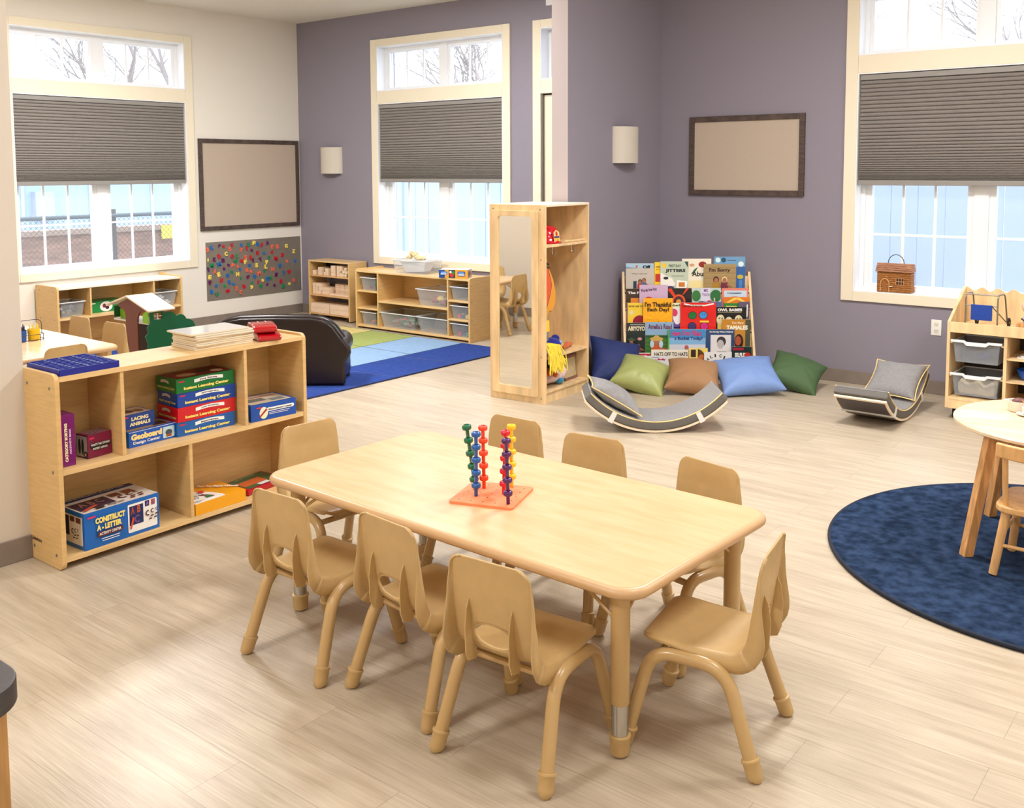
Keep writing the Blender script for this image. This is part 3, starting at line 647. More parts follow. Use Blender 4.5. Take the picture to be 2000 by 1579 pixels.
# ================================================================== wall things
def pin_board(label, u0, u1, z0, z1, f):
    t = thing('pin_board', label, 'pin board')
    B = lambda b, u, z, d, U, Z, D_: b.box(f(u, z, d), f(U, Z, D_)); w = .045
    DW = mat('dark_oak_frame', (92, 76, 68), .6, c2=(62, 50, 46), scale=9, stretch=(2, 2, 14))
    b = MB(); B(b, u0+w*.6, z0+w*.6, -.012, u1-w*.6, z1-w*.6, -.001); b.build('fabric_panel', mat('tan_linen', (188, 172, 156), .9, var=.04, scale=260, bump=.15, bscale=700), t)
    for q in ((u0, z0, u0+w, z1), (u1-w, z0, u1, z1)): b = MB(); B(b, q[0], q[1], -.026, q[2], q[3], -.001); b.build('frame_rail', DW, t, bevel=.004)
    DW2 = mat('dark_oak_frame_h', (92, 76, 68), .6, c2=(62, 50, 46), scale=9, stretch=(14, 14, 2) if False else (2, 2, 2))
    for q in ((u0+w, z0, u1-w, z0+w), (u0+w, z1-w, u1-w, z1)): b = MB(); B(b, q[0], q[1], -.026, q[2], q[3], -.001); b.build('frame_rail', DW2, t, bevel=.004)
pin_board('tan linen pin board with dark wood frame, on the cream wall above the letters', -1.365, -.028, 1.023, 2.006, fw)
pin_board('tan linen pin board with dark wood frame, on the purple wall above the bookrack', 5.092, 6.100, 1.443, 2.098, fb)
def sconce(label, c, ax):
    t = thing('wall_sconce', label, 'wall light', c, ax, 'half round linen wall sconces')
    SH = mat('linen_shade', (206, 198, 186), .85, var=.03, scale=300, bump=.1, bscale=900)
    a = arc((0, 0), 1, 0, 180, 18); r, h = .165, .295
    o_ = [(x*r, -y*.10) for x, y in a]; i_ = [(x*(r-.004), -y*.096) for x, y in reversed(a)]
    MB().prism(o_+i_, -h/2, h/2).build('lamp_shade', SH, t, smooth=40)
    MB().box((-.15, -.012, -h/2+.01), (.15, -.001, h/2-.01)).build('back_plate', mat('sconce_plate', (150, 144, 138), .5, metal=.4), t)
    MB().ball((0, -.05, -.02), .028, .028, .045).build('bulb', mat('frosted_bulb', (235, 232, 225), .3), t)
sconce('linen half round sconce on the left purple wall, beside the shaded window', (.572, 0, 1.775), 0)
sconce('linen half round sconce on the stub wall above the tall mirror cabinet', (4.804, -.607, 1.86), radians(90))
t = thing('power_outlet', 'white double power outlet on the purple wall under the right window', 'outlet', (7.122, 0, .496))
MB().box((-.036, -.007, -.058), (.036, 0, .058)).build('cover_plate', mat('outlet_white', (240, 238, 230), .35), t, bevel=.002)
for z in (-.024, .024):
    k = MB().prism(rrect(.033, .028, .010), 0, .002, lambda a, c, h: (a, -.007-h, c+z)).build('socket', mat('socket_white', (228, 226, 218), .3), t)
    MB().box((-.008, -.0098, z-.002), (-.0062, -.009, z+.007)).box((.0062, -.0098, z-.002), (.008, -.009, z+.007)).box((-.002, -.0098, z-.010), (.002, -.009, z-.006)).build('slots', BLACK, k)
t = thing('wall_box', 'small white box high on the purple wall, cut off by the top of the photo', 'wall box', (3.606, 0, 3.176))
MB().box((0, -.05, 0), (.30, -.001, .16)).build('box_body', WHITE, t, bevel=.004)
tag(MB().box((.0005, -1.305, .262), (.004, -.02, .897)).build('magnetic_sheet', mat('grey_steel_sheet', (134, 126, 116), .42, metal=.25, var=.02, scale=3)), 'grey magnetic sheet on the cream wall, covered with plastic letters', 'magnet board')
mc = dict(o=('coral', (244, 110, 84)), b=('blue', (24, 110, 190)), p=('purple', (104, 22, 96)), r=('red', (204, 24, 48)), g=('green', (20, 140, 86)), y=('yellow', (248, 224, 104)))
MAGS = "-1.293,0.819,J,o;-1.234,0.840,K,b;-1.134,0.853,r,p;-1.084,0.845,e,r;-0.976,0.849,V,r;-1.008,0.813,S,o;-0.850,0.845,a,b;-0.855,0.790,Y,o;-0.781,0.806,I,r;-0.756,0.842,U,g;-0.715,0.779,a,p;-0.682,0.857,F,y;-0.626,0.841,b,b;-0.580,0.831,J,r;-0.496,0.849,A,p;-0.431,0.798,F,o;-0.358,0.797,E,o;-0.231,0.794,G,y;-0.124,0.726,Z,y;-0.637,0.742,S,r;-0.549,0.733,e,b;-0.436,0.737,s,r;-0.288,0.695,D,r;-1.285,0.710,i,y;-1.202,0.709,K,p;-1.144,0.742,B,r;-1.055,0.760,C,y;-1.093,0.692,B,p;-0.976,0.727,O,r;-0.909,0.724,L,g;-0.801,0.705,S,o;-0.726,0.696,R,r;-0.699,0.661,I,p;-0.599,0.664,T,p;-0.477,0.671,T,g;-0.383,0.660,M,r;-0.511,0.629,P,y;-0.228,0.619,a,o;-0.114,0.614,A,b;-0.933,0.672,m,g;-0.857,0.664,q,r;-0.804,0.654,F,y;-1.240,0.648,M,g;-1.147,0.652,M,b;-1.027,0.635,e,p;-0.972,0.627,P,o;-0.909,0.612,c,o;-0.748,0.608,u,b;-0.655,0.605,S,y;-0.525,0.578,L,y;-0.329,0.575,O,b;-1.285,0.608,I,p;-1.206,0.579,X,o;-1.084,0.599,a,p;-0.877,0.571,v,b;-0.986,0.554,n,g;-1.156,0.543,E,y;-0.912,0.525,N,y;-0.785,0.560,R,o;-0.735,0.541,a,o;-0.547,0.527,v,g;-0.432,0.541,H,o;-0.385,0.476,g,p;-0.280,0.483,T,b;-0.199,0.491,W,r;-1.040,0.522,S,b;-0.624,0.510,M,o;-1.268,0.522,E,y;-1.265,0.461,P,p;-0.776,0.481,f,p;-0.683,0.482,D,b;-0.868,0.476,i,g;-1.123,0.476,U,r;-0.468,0.447,t,g;-0.509,0.437,E,b;-0.576,0.426,o,y;-0.639,0.412,l,r;-0.318,0.393,B,r;-0.130,0.386,O,o;-1.020,0.446,K,b;-0.968,0.419,e,b;-1.190,0.425,a,b;-1.082,0.408,e,g;-0.931,0.368,Z,o;-0.829,0.381,B,r;-0.730,0.362,9,y;-0.605,0.366,G,g;-0.511,0.369,r,p;-0.413,0.354,o,p;-0.285,0.332,D,g;-0.199,0.351,o,y;-1.046,0.352,m,r;-0.875,0.320,C,o;-1.250,0.365,B,b;-1.184,0.329,U,g;-0.723,0.410,c,g"
ml_ = [q.split(',') for q in MAGS.split(';')]; ml_ = [(float(a), float(b_), c, d) for a, b_, c, d in ml_]
nm = lambda q: '%s %s' % (mc[q[3]][0], ('letter ' if q[2].isalpha() else 'number ')+q[2])
rnd = random.Random(2); used_lab = set()
for q in ml_:
    near = sorted([k for k in ml_ if k is not q], key=lambda k: math.hypot(k[0]-q[0], k[1]-q[1]))
    vert = 'upper' if q[1] > .69 else 'middle' if q[1] > .5 else 'lower'; hor = 'left' if q[0] < -.9 else 'centre' if q[0] < -.45 else 'right'
    lb = '%s magnet, %s %s of the grey board, beside %s' % (nm(q), vert, hor, nm(near[0]))
    if lb in used_lab: lb = '%s magnet, %s %s of the grey board, next to %s' % (nm(q), vert, hor, nm(near[1]))
    used_lab.add(lb)
    vs, fs = textmesh(q[2], .05); h = .046 if q[2].isupper() or q[2] in 'bdfgklpqty9' else .034; w = {'I': .016, 'l': .012, 'i': .014, 'M': .046, 'W': .05, 'm': .046}.get(q[2], h*.82); a0 = rnd.uniform(-.35, .35); d = .010
    pt = lambda X, Y, k: (.0045+k, X*cos(a0)-Y*sin(a0), X*sin(a0)+Y*cos(a0))
    P2 = [((a-.5)*w, (b_-.5)*h) for a, b_ in vs]
    b = MB(); b.add([pt(x, y, d) for x, y in P2], fs); n_ = len(P2)
    cnt = {}
    for f_ in fs:
        for i in range(len(f_)): e_ = (f_[i], f_[(i+1) % len(f_)]); cnt[tuple(sorted(e_))] = cnt.get(tuple(sorted(e_)), 0)+1
    b.add([pt(x, y, d) for x, y in P2]+[pt(x, y, 0) for x, y in P2], [(i, j, n_+j, n_+i) for (i, j), c_ in cnt.items() if c_ == 1])
    o = b.build('magnetic_letter', mat('magnet_'+mc[q[3]][0], mc[q[3]][1], .35), smooth=0); o.location = (0, q[0], q[1])
    tag(o, lb, 'magnetic letter', 'letters on the grey magnet board')
# ================================================================== storage along the walls
def caster(b_parent, x, y, z, r=.03):
    w = MB().cyl((x-.011, y, r), (x+.011, y, r), r, n=18).build('caster', BLACK, b_parent)
    MB().box((x-.017, y-.016, r*.6), (x-.013, y+.016, z)).box((x+.013, y-.016, r*.6), (x+.017, y+.016, z)).box((x-.02, y-.02, z-.006), (x+.02, y+.02, z)).cyl((x-.02, y, r), (x+.02, y, r), .009).build('fork', CHROME, w)
def bin_mesh(sx, sy, h, tap=.86, lip=.009, th=.0022):
    """open tapered tub centred on x,y; returns body MB and rim MB"""
    b = MB(); o0 = (sx/2*tap, sy/2*tap); o1 = (sx/2, sy/2)
    def ring(a, c, z): return [(-a, -c, z), (a, -c, z), (a, c, z), (-a, c, z)]
    vs = ring(*o0, 0)+ring(*o1, h)+ring(o0[0]-th, o0[1]-th, th)+ring(o1[0]-th, o1[1]-th, h)
    fs = [(0, 3, 2, 1), (8, 9, 10, 11)]+[(i, (i+1) % 4, 4+(i+1) % 4, 4+i) for i in range(4)]+[(8+i, 12+i, 12+(i+1) % 4, 8+(i+1) % 4) for i in range(4)]+[(4+i, 4+(i+1) % 4, 12+(i+1) % 4, 12+i) for i in range(4)]
    b.add(vs, fs); r = MB(); a, c = o1
    o_ = ring(a+lip, c+lip, h-.006)+ring(a+lip, c+lip, h+.002)+ring(a-th, c-th, h-.006)+ring(a-th, c-th, h+.002)
    r.add(o_, [(i, (i+1) % 4, 4+(i+1) % 4, 4+i) for i in range(4)]+[(4+i, 4+(i+1) % 4, 12+(i+1) % 4, 12+i) for i in range(4)]+[(12+i, 12+(i+1) % 4, 8+(i+1) % 4, 8+i) for i in range(4)]+[(8+i, 8+(i+1) % 4, (i+1) % 4, i) for i in range(4)])
    return b, r
CLR = clear('clear_bin_plastic', (214, 220, 226), .17, .12); RIMC = clear('clear_rim_plastic', (236, 240, 244), .85, .25); CLRD = clear('smoky_bin_plastic', (190, 196, 206), .22, .12)
def bin_(label, loc, sx, sy, h, rz=0, group=None, tap=.86, cl=CLR):
    t = thing('storage_bin', label, 'bin', loc, rz, group); b, r = bin_mesh(sx, sy, h, tap)
    b.build('tub', cl, t, bevel=.004, smooth=40); r.build('rim', RIMC, t); return t
def pile(label, cat, loc, sx, sy, h, cols, n, seed, mn=.02, mx_=.05, name='toy_pile'):
    rnd = random.Random(seed); b = MB()
    for i in range(n):
        c = V((rnd.uniform(-sx/2, sx/2), rnd.uniform(-sy/2, sy/2), 0)); r_ = rnd.uniform(mn, mx_); c.z = r_*.7+rnd.uniform(0, h); b.cur = rnd.randrange(len(cols))
        b.ball(c, r_, r_*rnd.uniform(.4, 1), r_*rnd.uniform(.3, .7), 7, 5)
    o = b.build(name, [flat(c, .6) for c in cols]); o.location = loc; tag(o, label, cat); o['kind'] = 'stuff'; return o
# rolling cart with unit blocks
t = thing('block_cart', 'low rolling maple cart full of wooden blocks, in the far corner', 'cart', (.452, -.285, 0))
cw, cdp = .675, .262
for x in (0, cw-.02): MB().box((x, 0, .035 if x == 0 else .012), (x+.02, cdp, .645)).build('side_panel', MAPLE, t, bevel=.003)
MB().box((0, 0, .645), (cw, cdp, .662)).build('top_board', MAPLEY, t, bevel=.003)
for z, n_ in ((.482, 'shelf_board'), (.262, 'shelf_board'), (.055, 'bottom_board')): MB().box((.02, .002, z), (cw-.02, cdp-.02, z+.018)).build(n_, EDGE, t, bevel=.002)
MB().box((.02, cdp-.012, .5), (cw-.02, cdp-.004, .645)).build('back_panel', mat('navy_back_panel', (24, 26, 62), .6), t)
for x in (.07, cw-.05): caster(t, x, .035, .055); caster(t, x, cdp-.04, .055)
BLK = mat('unit_block_maple', (240, 214, 186), .5, c2=(228, 196, 164), scale=14, stretch=(1, 6, 6))
bx0, by0 = .452, -.285; nb = 0
def block(x0, z0, x1, z1, dy, lb, g, y0=.012, k='box'):
    if k == 'cyl': o = MB().cyl((0, 0, 0), (0, dy, 0), (x1-x0)/2, n=16).build('wooden_block', BLK, bevel=.001); o.location = (bx0+(x0+x1)/2, by0+y0, (z0+z1)/2)
    else: o = MB().box((-(x1-x0)/2+.001, 0, 0), ((x1-x0)/2-.001, dy, z1-z0)).build('wooden_block', BLK, bevel=.003); o.location = (bx0+(x0+x1)/2, by0+y0, z0)
    return tag(o, lb, 'block', g)
ZT = .5005; g = 'wooden blocks on the top shelf of the cart'
block(.058, ZT, .108, ZT+.046, .12, 'single low wooden block at the left of the cart\'s top shelf', g)
for i, z in enumerate((0, .043)): block(.150, ZT+z, .208, ZT+z+.0425, .12, 'square wooden block, %s of the second pile on the cart' % ('bottom', 'top')[i], g)
block(.248, ZT, .278, ZT+.036, .1, 'smallest wooden block, left foot of the third pile on the cart', g); block(.280, ZT, .318, ZT+.038, .1, 'wooden block right of the smallest one on the cart', g); block(.270, ZT+.0385, .318, ZT+.078, .1, 'wooden block on top of the third pile on the cart', g)
for i in range(3): block(.362, ZT+.0385*i, .430, ZT+.0385*i+.038, .15, 'wide wooden block, %s of the three high pile on the cart' % ('bottom', 'middle', 'top')[i], g)
for j in range(3):
    for i in range(2): block(.462+.042*i, ZT+.0385*j, .502+.042*i, ZT+.0385*j+.038, .13, 'narrow wooden block, %s row, %s column of the two wide pile' % (('bottom', 'middle', 'top')[j], ('left', 'right')[i]), g)
for k, (x, z, w_) in enumerate([(.560, .0, 'lower left'), (.600, .0, 'lower right'), (.580, .0345, 'middle'), (.542, .0345, 'leftmost'), (.618, .0345, 'right middle'), (.600, .069, 'top')]):
    block(x-.018, ZT+z, x+.018, ZT+z+.036, .14, 'round wooden cylinder, %s in the cylinder pile on the cart' % w_, g, k='cyl')
ZT = .2805; g = 'wooden blocks on the middle shelf of the cart'
R3 = ('bottom', 'middle', 'top')
for j in range(3):
    for i, (a, c) in enumerate(((.032, .085), (.087, .180 if j != 1 else .12))): block(a, ZT+.0405*j, c, ZT+.0405*j+.040, .17-.02*j, 'wooden unit block, %s row, %s of the front left pile' % (R3[j], ('left', 'right')[i]), g, y0=.03)
block(.19, ZT, .30, ZT+.04, .10, 'long wooden block lying low in the middle of the middle shelf', g, y0=.03); block(.13, ZT+.0405, .30, ZT+.0805, .15, 'long rounded wooden block lying across the front left pile', g, y0=.03)
for j in range(3):
    for i in range(4): block(.32+.078*i, ZT+.0405*j, .396+.078*i, ZT+.0405*j+.040, .1, 'wooden unit block at the back right, %s row, %s column' % (R3[j], ('first', 'second', 'third', 'fourth')[i]), g, y0=.11)
block(.32, ZT, .64, ZT+.018, .06, 'long thin wooden plank along the front of the middle shelf', g, y0=.02)
ZT = .0735; g = 'long wooden blocks on the bottom shelf of the cart'
for j in range(2):
    for i in range(2):
        for k in range(3): block(.024+.318*i, ZT+.0525*j, .334+.314*i, ZT+.0525*j+.052, .07, 'long wooden block, %s %s, %s row of the bottom shelf' % (('lower', 'upper')[j], ('left', 'right')[i], ('front', 'middle', 'back')[k]), g, y0=.004+.072*k)
# wide cubby unit under the middle window
t = thing('cubby_unit', 'wide low maple cubby unit under the middle window, bins in it', 'shelf', (1.383, -.435, 0))
uw, ud, uh = 1.598, .40, .628
for x in (0, uw-.022): MB().prism([(0, 0), (ud, 0), (ud, uh)]+arc((.03, uh-.03), .03, 90, 180, 5), x, x+.022, lambda a, c, h: (h, a, c)).build('end_panel', MAPLE, t, bevel=.003)
MB().box((.022, .002, .596), (uw-.022, ud, .612)).build('top_board', MAPLEY, t, bevel=.002)
MB().box((.022, .004, .020), (uw-.022, ud, .040)).build('bottom_board', MAPLEY, t, bevel=.002)
MB().box((.022, ud-.01, .04), (uw-.022, ud-.002, .596)).build('back_panel', MAPLE, t)
for x in (.322, 1.300): MB().box((x, .004, .04), (x+.018, ud-.01, .596)).build('divider', MAPLE, t, bevel=.002)
for a, c, z in ((.022, .322, .388), (.022, .322, .205), (.340, 1.300, .294), (1.318, uw-.022, .382), (1.318, uw-.022, .198)): MB().box((a, .004, z), (c, ud-.01, z+.018)).build('shelf_board', MAPLEY, t, bevel=.002)
MB().box((.3, ud-.11, .612), (.34, ud-.01, .640)).build('back_lip', MAPLE, t, bevel=.004)
for p in ((uw, .03, .55), (uw, .03, .39), (uw, .03, .21), (uw, .03, .05)): MB().cyl(p, (p[0]+.002, p[1], p[2]), .006, n=8).build('bolt', STEEL, t)
X0, Y0 = 1.383, -.435
g = 'small clear bins in the narrow cubbies'
sb = [('small clear bin with a green bottle and red pieces, top left cubby', .175, .4065, .135), ('small clear bin with coloured balls, bottom left cubby', .175, .0405, .135),
      ('small clear bin nearly empty, top right cubby', 1.445, .4005, .13), ('small clear bin of yellow and blue bricks, middle right cubby', 1.445, .2165, .13), ('small clear bin of pink pieces, bottom right cubby', 1.445, .0405, .13)]
for lb, x, z, h in sb: bin_(lb, (X0+x, Y0+.17, z), .215, .30, h, 0, g)
g = 'large clear bins in the wide cubbies'
bin_('large clear bin on the middle board, right of the wide cubby', (X0+1.08, Y0+.185, .3125), .40, .34, .165, 0, g); bin_('large clear bin on the bottom, left of the pair', (X0+.605, Y0+.185, .0405), .50, .34, .155, 0, g); bin_('large clear bin on the bottom, right of the pair', (X0+1.085, Y0+.185, .0405), .40, .34, .155, 0, g)
pile('jumble of blue, orange and yellow toys in the middle board bin', 'toys', (X0+1.10, Y0+.17, .319), .20, .18, .04, [(90, 110, 150), (224, 120, 60), (240, 210, 90), (200, 200, 210), (160, 60, 70)], 26, 3)
pile('grey and green craft scraps in the bottom left bin', 'scraps', (X0+.605, Y0+.17, .047), .32, .18, .06, [(120, 150, 130), (150, 140, 120), (90, 130, 110), (206, 60, 90), (130, 120, 110)], 60, 5, .018, .04)
for k, (dx, dy, dz, c, nm_, r_) in enumerate([(-.03, -.05, .02, (238, 120, 60), 'orange', .02), (.03, -.03, .02, (240, 170, 60), 'amber', .02), (-.05, .0, .018, (220, 220, 90), 'lime', .018), (.0, .04, .018, (60, 70, 90), 'navy', .018), (.055, .03, .018, (90, 110, 130), 'slate', .018)]):
    o = MB().ball((0, 0, 0), r_).build('toy_ball', flat(c, .3)); o.location = (X0+.175+dx, Y0+.17+dy, .0435+r_+.0005); tag(o, '%s toy ball in the bottom left small bin' % nm_, 'ball', 'balls in the bottom left bin')
def bricks(x, z, cols, lab, seed, g):
    rnd = random.Random(seed); k = 0
    for lay in range(2):
        for i in range(3):
            c, nm_ = cols[k % len(cols)]; k += 1; s_ = .034
            o = MB().box((-s_/2, -s_/2, 0), (s_/2, s_/2, s_)).cyl((0, 0, s_), (0, 0, s_+.005), .009, n=10).build('toy_brick', flat(c, .35), bevel=.003)
            o.location = (X0+x-.05+.05*i, Y0+.09+.05*lay, z+.003+(.0 if lay == 0 else .0)+(0)); o.rotation_euler = (0, 0, rnd.uniform(-.4, .4))
            tag(o, '%s toy brick, %s of the %s row in the %s' % (nm_, ('left', 'middle', 'right')[i], ('front', 'back')[lay], lab), 'toy brick', g)
bricks(1.445, .2165, [((236, 60, 50), 'red'), ((30, 70, 150), 'blue'), ((250, 206, 40), 'yellow'), ((252, 200, 30), 'golden'), ((40, 60, 90), 'navy'), ((248, 214, 70), 'light yellow')], 'middle right small bin', 1, 'bricks in the middle right bin')
bricks(1.445, .0405, [((214, 40, 90), 'crimson'), ((30, 60, 130), 'blue'), ((60, 180, 110), 'green'), ((226, 60, 110), 'pink'), ((60, 40, 60), 'plum'), ((232, 80, 130), 'rose')], 'bottom right small bin', 2, 'bricks in the bottom right bin')
o = MB().lathe([(.02, 0), (.02, .08), (.008, .09), (.008, .11)]).build('glue_bottle', flat((70, 110, 96), .3)); o.location = (X0+.21, Y0+.1, .4095); tag(o, 'green bottle standing in the top left small bin', 'bottle')
o = MB().box((-.055, -.05, 0), (.035, .05, .018)).build('red_book', flat((176, 26, 50), .4), bevel=.003); o.location = (X0+.145, Y0+.18, .4095); tag(o, 'flat red piece lying in the top left small bin', 'toy')
# on top of it
ZD = .6125
t = bin_('wide clear bin on top of the cubby unit, white tub nested in it', (2.10, -.235, ZD), .46, .24, .135, radians(3), None, .9)
t2 = thing('white_tub', 'white plastic tub tilted inside the clear bin on the cubby unit', 'tub', (2.115, -.235, ZD+.012), 0, None, (0, radians(-4), radians(8)))
b, r = bin_mesh(.32, .17, .115, .7); b.build('tub', clear('milky_plastic', (232, 234, 240), .72, .3), t2, bevel=.01); r.build('rim', WHITE, t2)
rnd = random.Random(8); b = MB()
for i in range(26): xx = -.11+.2*i/25; b.ball((xx, rnd.uniform(-.025, .025), .012+.055*math.exp(-((xx+.045)/.045)**2)*rnd.uniform(.4, 1)), rnd.uniform(.026, .042), rnd.uniform(.02, .035), rnd.uniform(.014, .026), 8, 6)
o = b.build('crumpled_cloth', mat('pale_straw', (238, 206, 158), .8, var=.12, scale=60, bump=.4, bscale=120), sub=1); o.location = (2.10, -.235, ZD+.138); tag(o, 'crumpled pale straw coloured cloth heaped on the white tub', 'cloth')
t = thing('brick_game_box', 'orange and blue game box on the right end of the cubby unit', 'box', (2.715, -.34, ZD), radians(26))
MB().box((-.145, -.075, 0), (.145, .075, .082)).build('box_body', mat('orange_card', (240, 164, 44), .4), t, bevel=.0015); MB().box((-.144, -.074, .082), (.144, .074, .0826)).build('lid', flat((238, 236, 236)), t)
d = Dec((-.145, -.075, 0), (1, 0, 0), (0, 0, 1)); d.rect(.0, .002, .06, .080, (24, 70, 140)).rect(.012, .03, .085, .066, (20, 84, 176), .006).rect(.022, .053, .076, .061, (150, 200, 240), .003).rect(.018, .036, .080, .046, W_, .003)
d.rect(.10, .002, .165, .08, (40, 70, 70)).ell(.13, .035, .02, .025, (206, 40, 50)).ell(.148, .052, .014, .016, (40, 140, 80)).ell(.118, .06, .012, .012, (230, 230, 235)).rect(.19, .02, .265, .066, (20, 84, 176), .006).rect(.20, .047, .255, .057, (150, 200, 240), .003).rect(.196, .028, .26, .040, W_, .003); d.build('front_picture', t)
d = Dec((.145, -.075, 0), (0, 1, 0), (0, 0, 1)); d.rect(.002, .002, .148, .08, (186, 180, 184)).ell(.05, .04, .03, .03, (90, 70, 84)).ell(.11, .04, .02, .025, (140, 90, 90)); d.build('side_picture', t)
# shelf under the cream wall window
t = thing('storage_shelf', 'low maple shelf with white top under the cream wall window', 'shelf', (.025, -3.16, 0))
for y in (0, 1.262): side_panel(y, y+.022, .40, .625).build('end_panel', MAPLE, t, bevel=.003)
MB().box((.0, .022, .592), (.398, 1.262, .610)).build('top_board', mat('white_laminate_top', (236, 228, 214), .3), t, bevel=.002)
for z in (.030, .312): MB().box((.01, .022, z), (.396, 1.262, z+.018)).build('shelf_board', MAPLEY, t, bevel=.002)
MB().box((.0, .022, .03), (.01, 1.262, .592)).build('back_panel', MAPLE, t)
for y in (.316, .966): MB().box((.01, y, .33), (.392, y+.018, .592)).build('divider', MAPLE, t, bevel=.002)
MB().box((.02, 1.264, .625), (.1, 1.284, .64)).build('corner_lip', MAPLE, t)
bolt(t, [(.34, 0, .58), (.34, 0, .32), (.08, 0, .58), (.08, 0, .32)], (0, -1, 0))
bin_('clear bin of dark metal craft pieces in the left cubby under the window', (.25, -2.995, .3305), .26, .23, .14, 0, 'bins in the shelf under the cream wall window'); bin_('clear bin of white and blue toy vehicles in the right cubby under the window', (.25, -2.035, .3305), .26, .23, .14, 0, 'bins in the shelf under the cream wall window')
pile('dark metallic craft pieces in the bin of the left cubby', 'craft pieces', (.25, -2.995, .345), .16, .15, .07, [(60, 60, 64), (150, 150, 155), (90, 40, 44), (40, 40, 46), (190, 190, 190)], 46, 9, .014, .032)
for k, (y, c, nm_, zz) in enumerate([(-2.09, (238, 240, 244), 'white', 0), (-2.03, (70, 86, 110), 'slate blue', 0), (-1.975, (232, 232, 236), 'pale', 0), (-2.05, (226, 234, 244), 'upper white', .05)]):
    t = thing('toy_car', '%s toy vehicle in the bin of the right cubby under the window' % nm_, 'toy vehicle', (.27, y, .334+zz+(.0 if zz == 0 else .002)), radians(8*k))
    MB().box((-.05, -.02, .01), (.05, .02, .03)).box((-.025, -.018, .03), (.025, .018, .045)).build('car_body', flat(c, .3), t, bevel=.004)
    for a in (-.03, .03): MB().cyl((a, -.022, .01), (a, .022, .01), .01, n=10).build('wheel_pair', BLACK, t)
t = thing('puzzle_box', 'green box with a round white picture in the middle cubby under the window', 'box', (.30, -2.78, .3305), radians(2))
MB().box((-.2, 0, 0), (0, .36, .105)).build('box_body', mat('green_card', (20, 128, 62), .4), t, bevel=.0015)
d = Dec((0, 0, 0), (0, 1, 0), (0, 0, 1)); d.ell(.16, .052, .065, .048, (236, 232, 234)).ell(.14, .06, .018, .02, (120, 40, 50)).ell(.17, .04, .02, .016, (40, 40, 60)).ell(.19, .065, .014, .014, (200, 160, 80)).rect(.01, .085, .05, .095, (240, 240, 235)); d.build('front_picture', t)
# ================================================================== tall mirror cabinet
t = thing('mirror_cabinet', 'tall narrow birch dress up cabinet with a mirror on its end', 'cabinet', (4.560, -2.037, 0), radians(3.2))
w, d_, h = .482, .60, 1.416
MB().box((0, 0, .0), (w, .019, h)).build('mirror_side_panel', PLY, t, bevel=.002); MB().box((0, d_-.019, 0), (w, d_, h-.012)).build('far_side_panel', PLY, t, bevel=.002)
MB().box((0, .019, h-.014), (w, d_, h+.002)).build('top_board', mat('birch_top', (238, 222, 198), .4), t, bevel=.002)
MB().box((.0, .019, .09), (.010, d_-.019, h-.014)).build('back_panel', PLY, t)
for z, n_ in ((.075, 'bottom_board'), (.318, 'shelf_board'), (1.115, 'shelf_board')): MB().box((.010, .019, z), (w-.006, d_-.019, z+.019)).build(n_, PLY, t, bevel=.002)
MB().box((w-.04, .019, .0), (w-.02, d_-.019, .075)).build('kick_board', PLY, t)
fr = rrect(.394, 1.325, .015, 4, .227, .712); mi = rrect(.292, 1.225, .02, 5, .230, .722)
b = MB(); N_ = len(fr); f_ = lambda a, c, hh: (a, -hh, c)
o_ = rrect(.394, 1.325, .012, 5, .227, .712); i_ = rrect(.292, 1.225, .02, 5, .230, .722); N_ = len(o_)
b.add([f_(a, c, .001) for a, c in o_]+[f_(a, c, .017) for a, c in o_]+[f_(a, c, .017) for a, c in i_]+[f_(a, c, .001) for a, c in i_],
      [(k*N_+i, k*N_+(i+1) % N_, ((k+1) % 4)*N_+(i+1) % N_, ((k+1) % 4)*N_+i) for k in range(4) for i in range(N_)])
b.build('mirror_frame', PLY, t, bevel=.002)
MB().prism(i_, .002, .005, f_).build('mirror_glass', mat('silver_mirror', (232, 230, 224), .02, metal=1), t)
for x, z in ((.035, 1.385), (.44, 1.385), (.035, 1.05), (.447, 1.03), (.035, .36), (.447, .34), (.447, .04)): MB().cyl((x, 0, z), (x, -.002, z), .0055, n=8).build('screw', STEEL, t)
for y in (.17, .43):
    MB().tube(bend([(w-.05, y, 1.115), (w-.05, y, 1.06), (w-.02, y, 1.055), (w-.02, y, 1.075)], .012), .0028, 6).build('coat_hook', CHROME, t)
MB().cyl((w-.03, .30, 1.142), (w-.03, d_-.02, 1.142), .008, n=8).build('rail', PLY, t)
Mc = Matrix.Translation((4.560, -2.037, 0)) @ Matrix.Rotation(radians(3.2), 4, 'Z')
cp = lambda x, y, z: tuple(Mc @ V((x, y, z)))
t = thing('toy_fire_helmet', 'shiny red toy fire helmet on the top shelf of the mirror cabinet', 'helmet', cp(.345, .215, 1.1345), radians(3))
b = MB(); b.lathe([(.118, .0), (.125, .004), (.105, .018), (.100, .05), (.085, .095), (.05, .122), (0, .130)], n=28, sx=1, sy=.85); b.build('shell', mat('helmet_red', (206, 12, 40), .16, coat=.5), t, smooth=50)
for a in (-.5, 0, .5): MB().tube([(.095*cos(k), a*.09, .03+.09*sin(k)) for k in [pi*i/10 for i in range(11)]], .005, 6).build('ridge', mat('helmet_red', (206, 12, 40)), t)
d = Dec((.104, -.045, .01), (0, 1, 0), (-.12, 0, 1)); d.poly([(.0, 0), (.075, 0), (.075, .05), (.0375+.037, .07), (.0375, .088), (.001, .07)], (238, 210, 140)).rect(.008, .008, .067, .028, (230, 190, 60)).rect(.004, .030, .071, .042, (40, 50, 120)).ell(.0375, .06, .015, .018, (200, 60, 50)); d.build('badge', t)
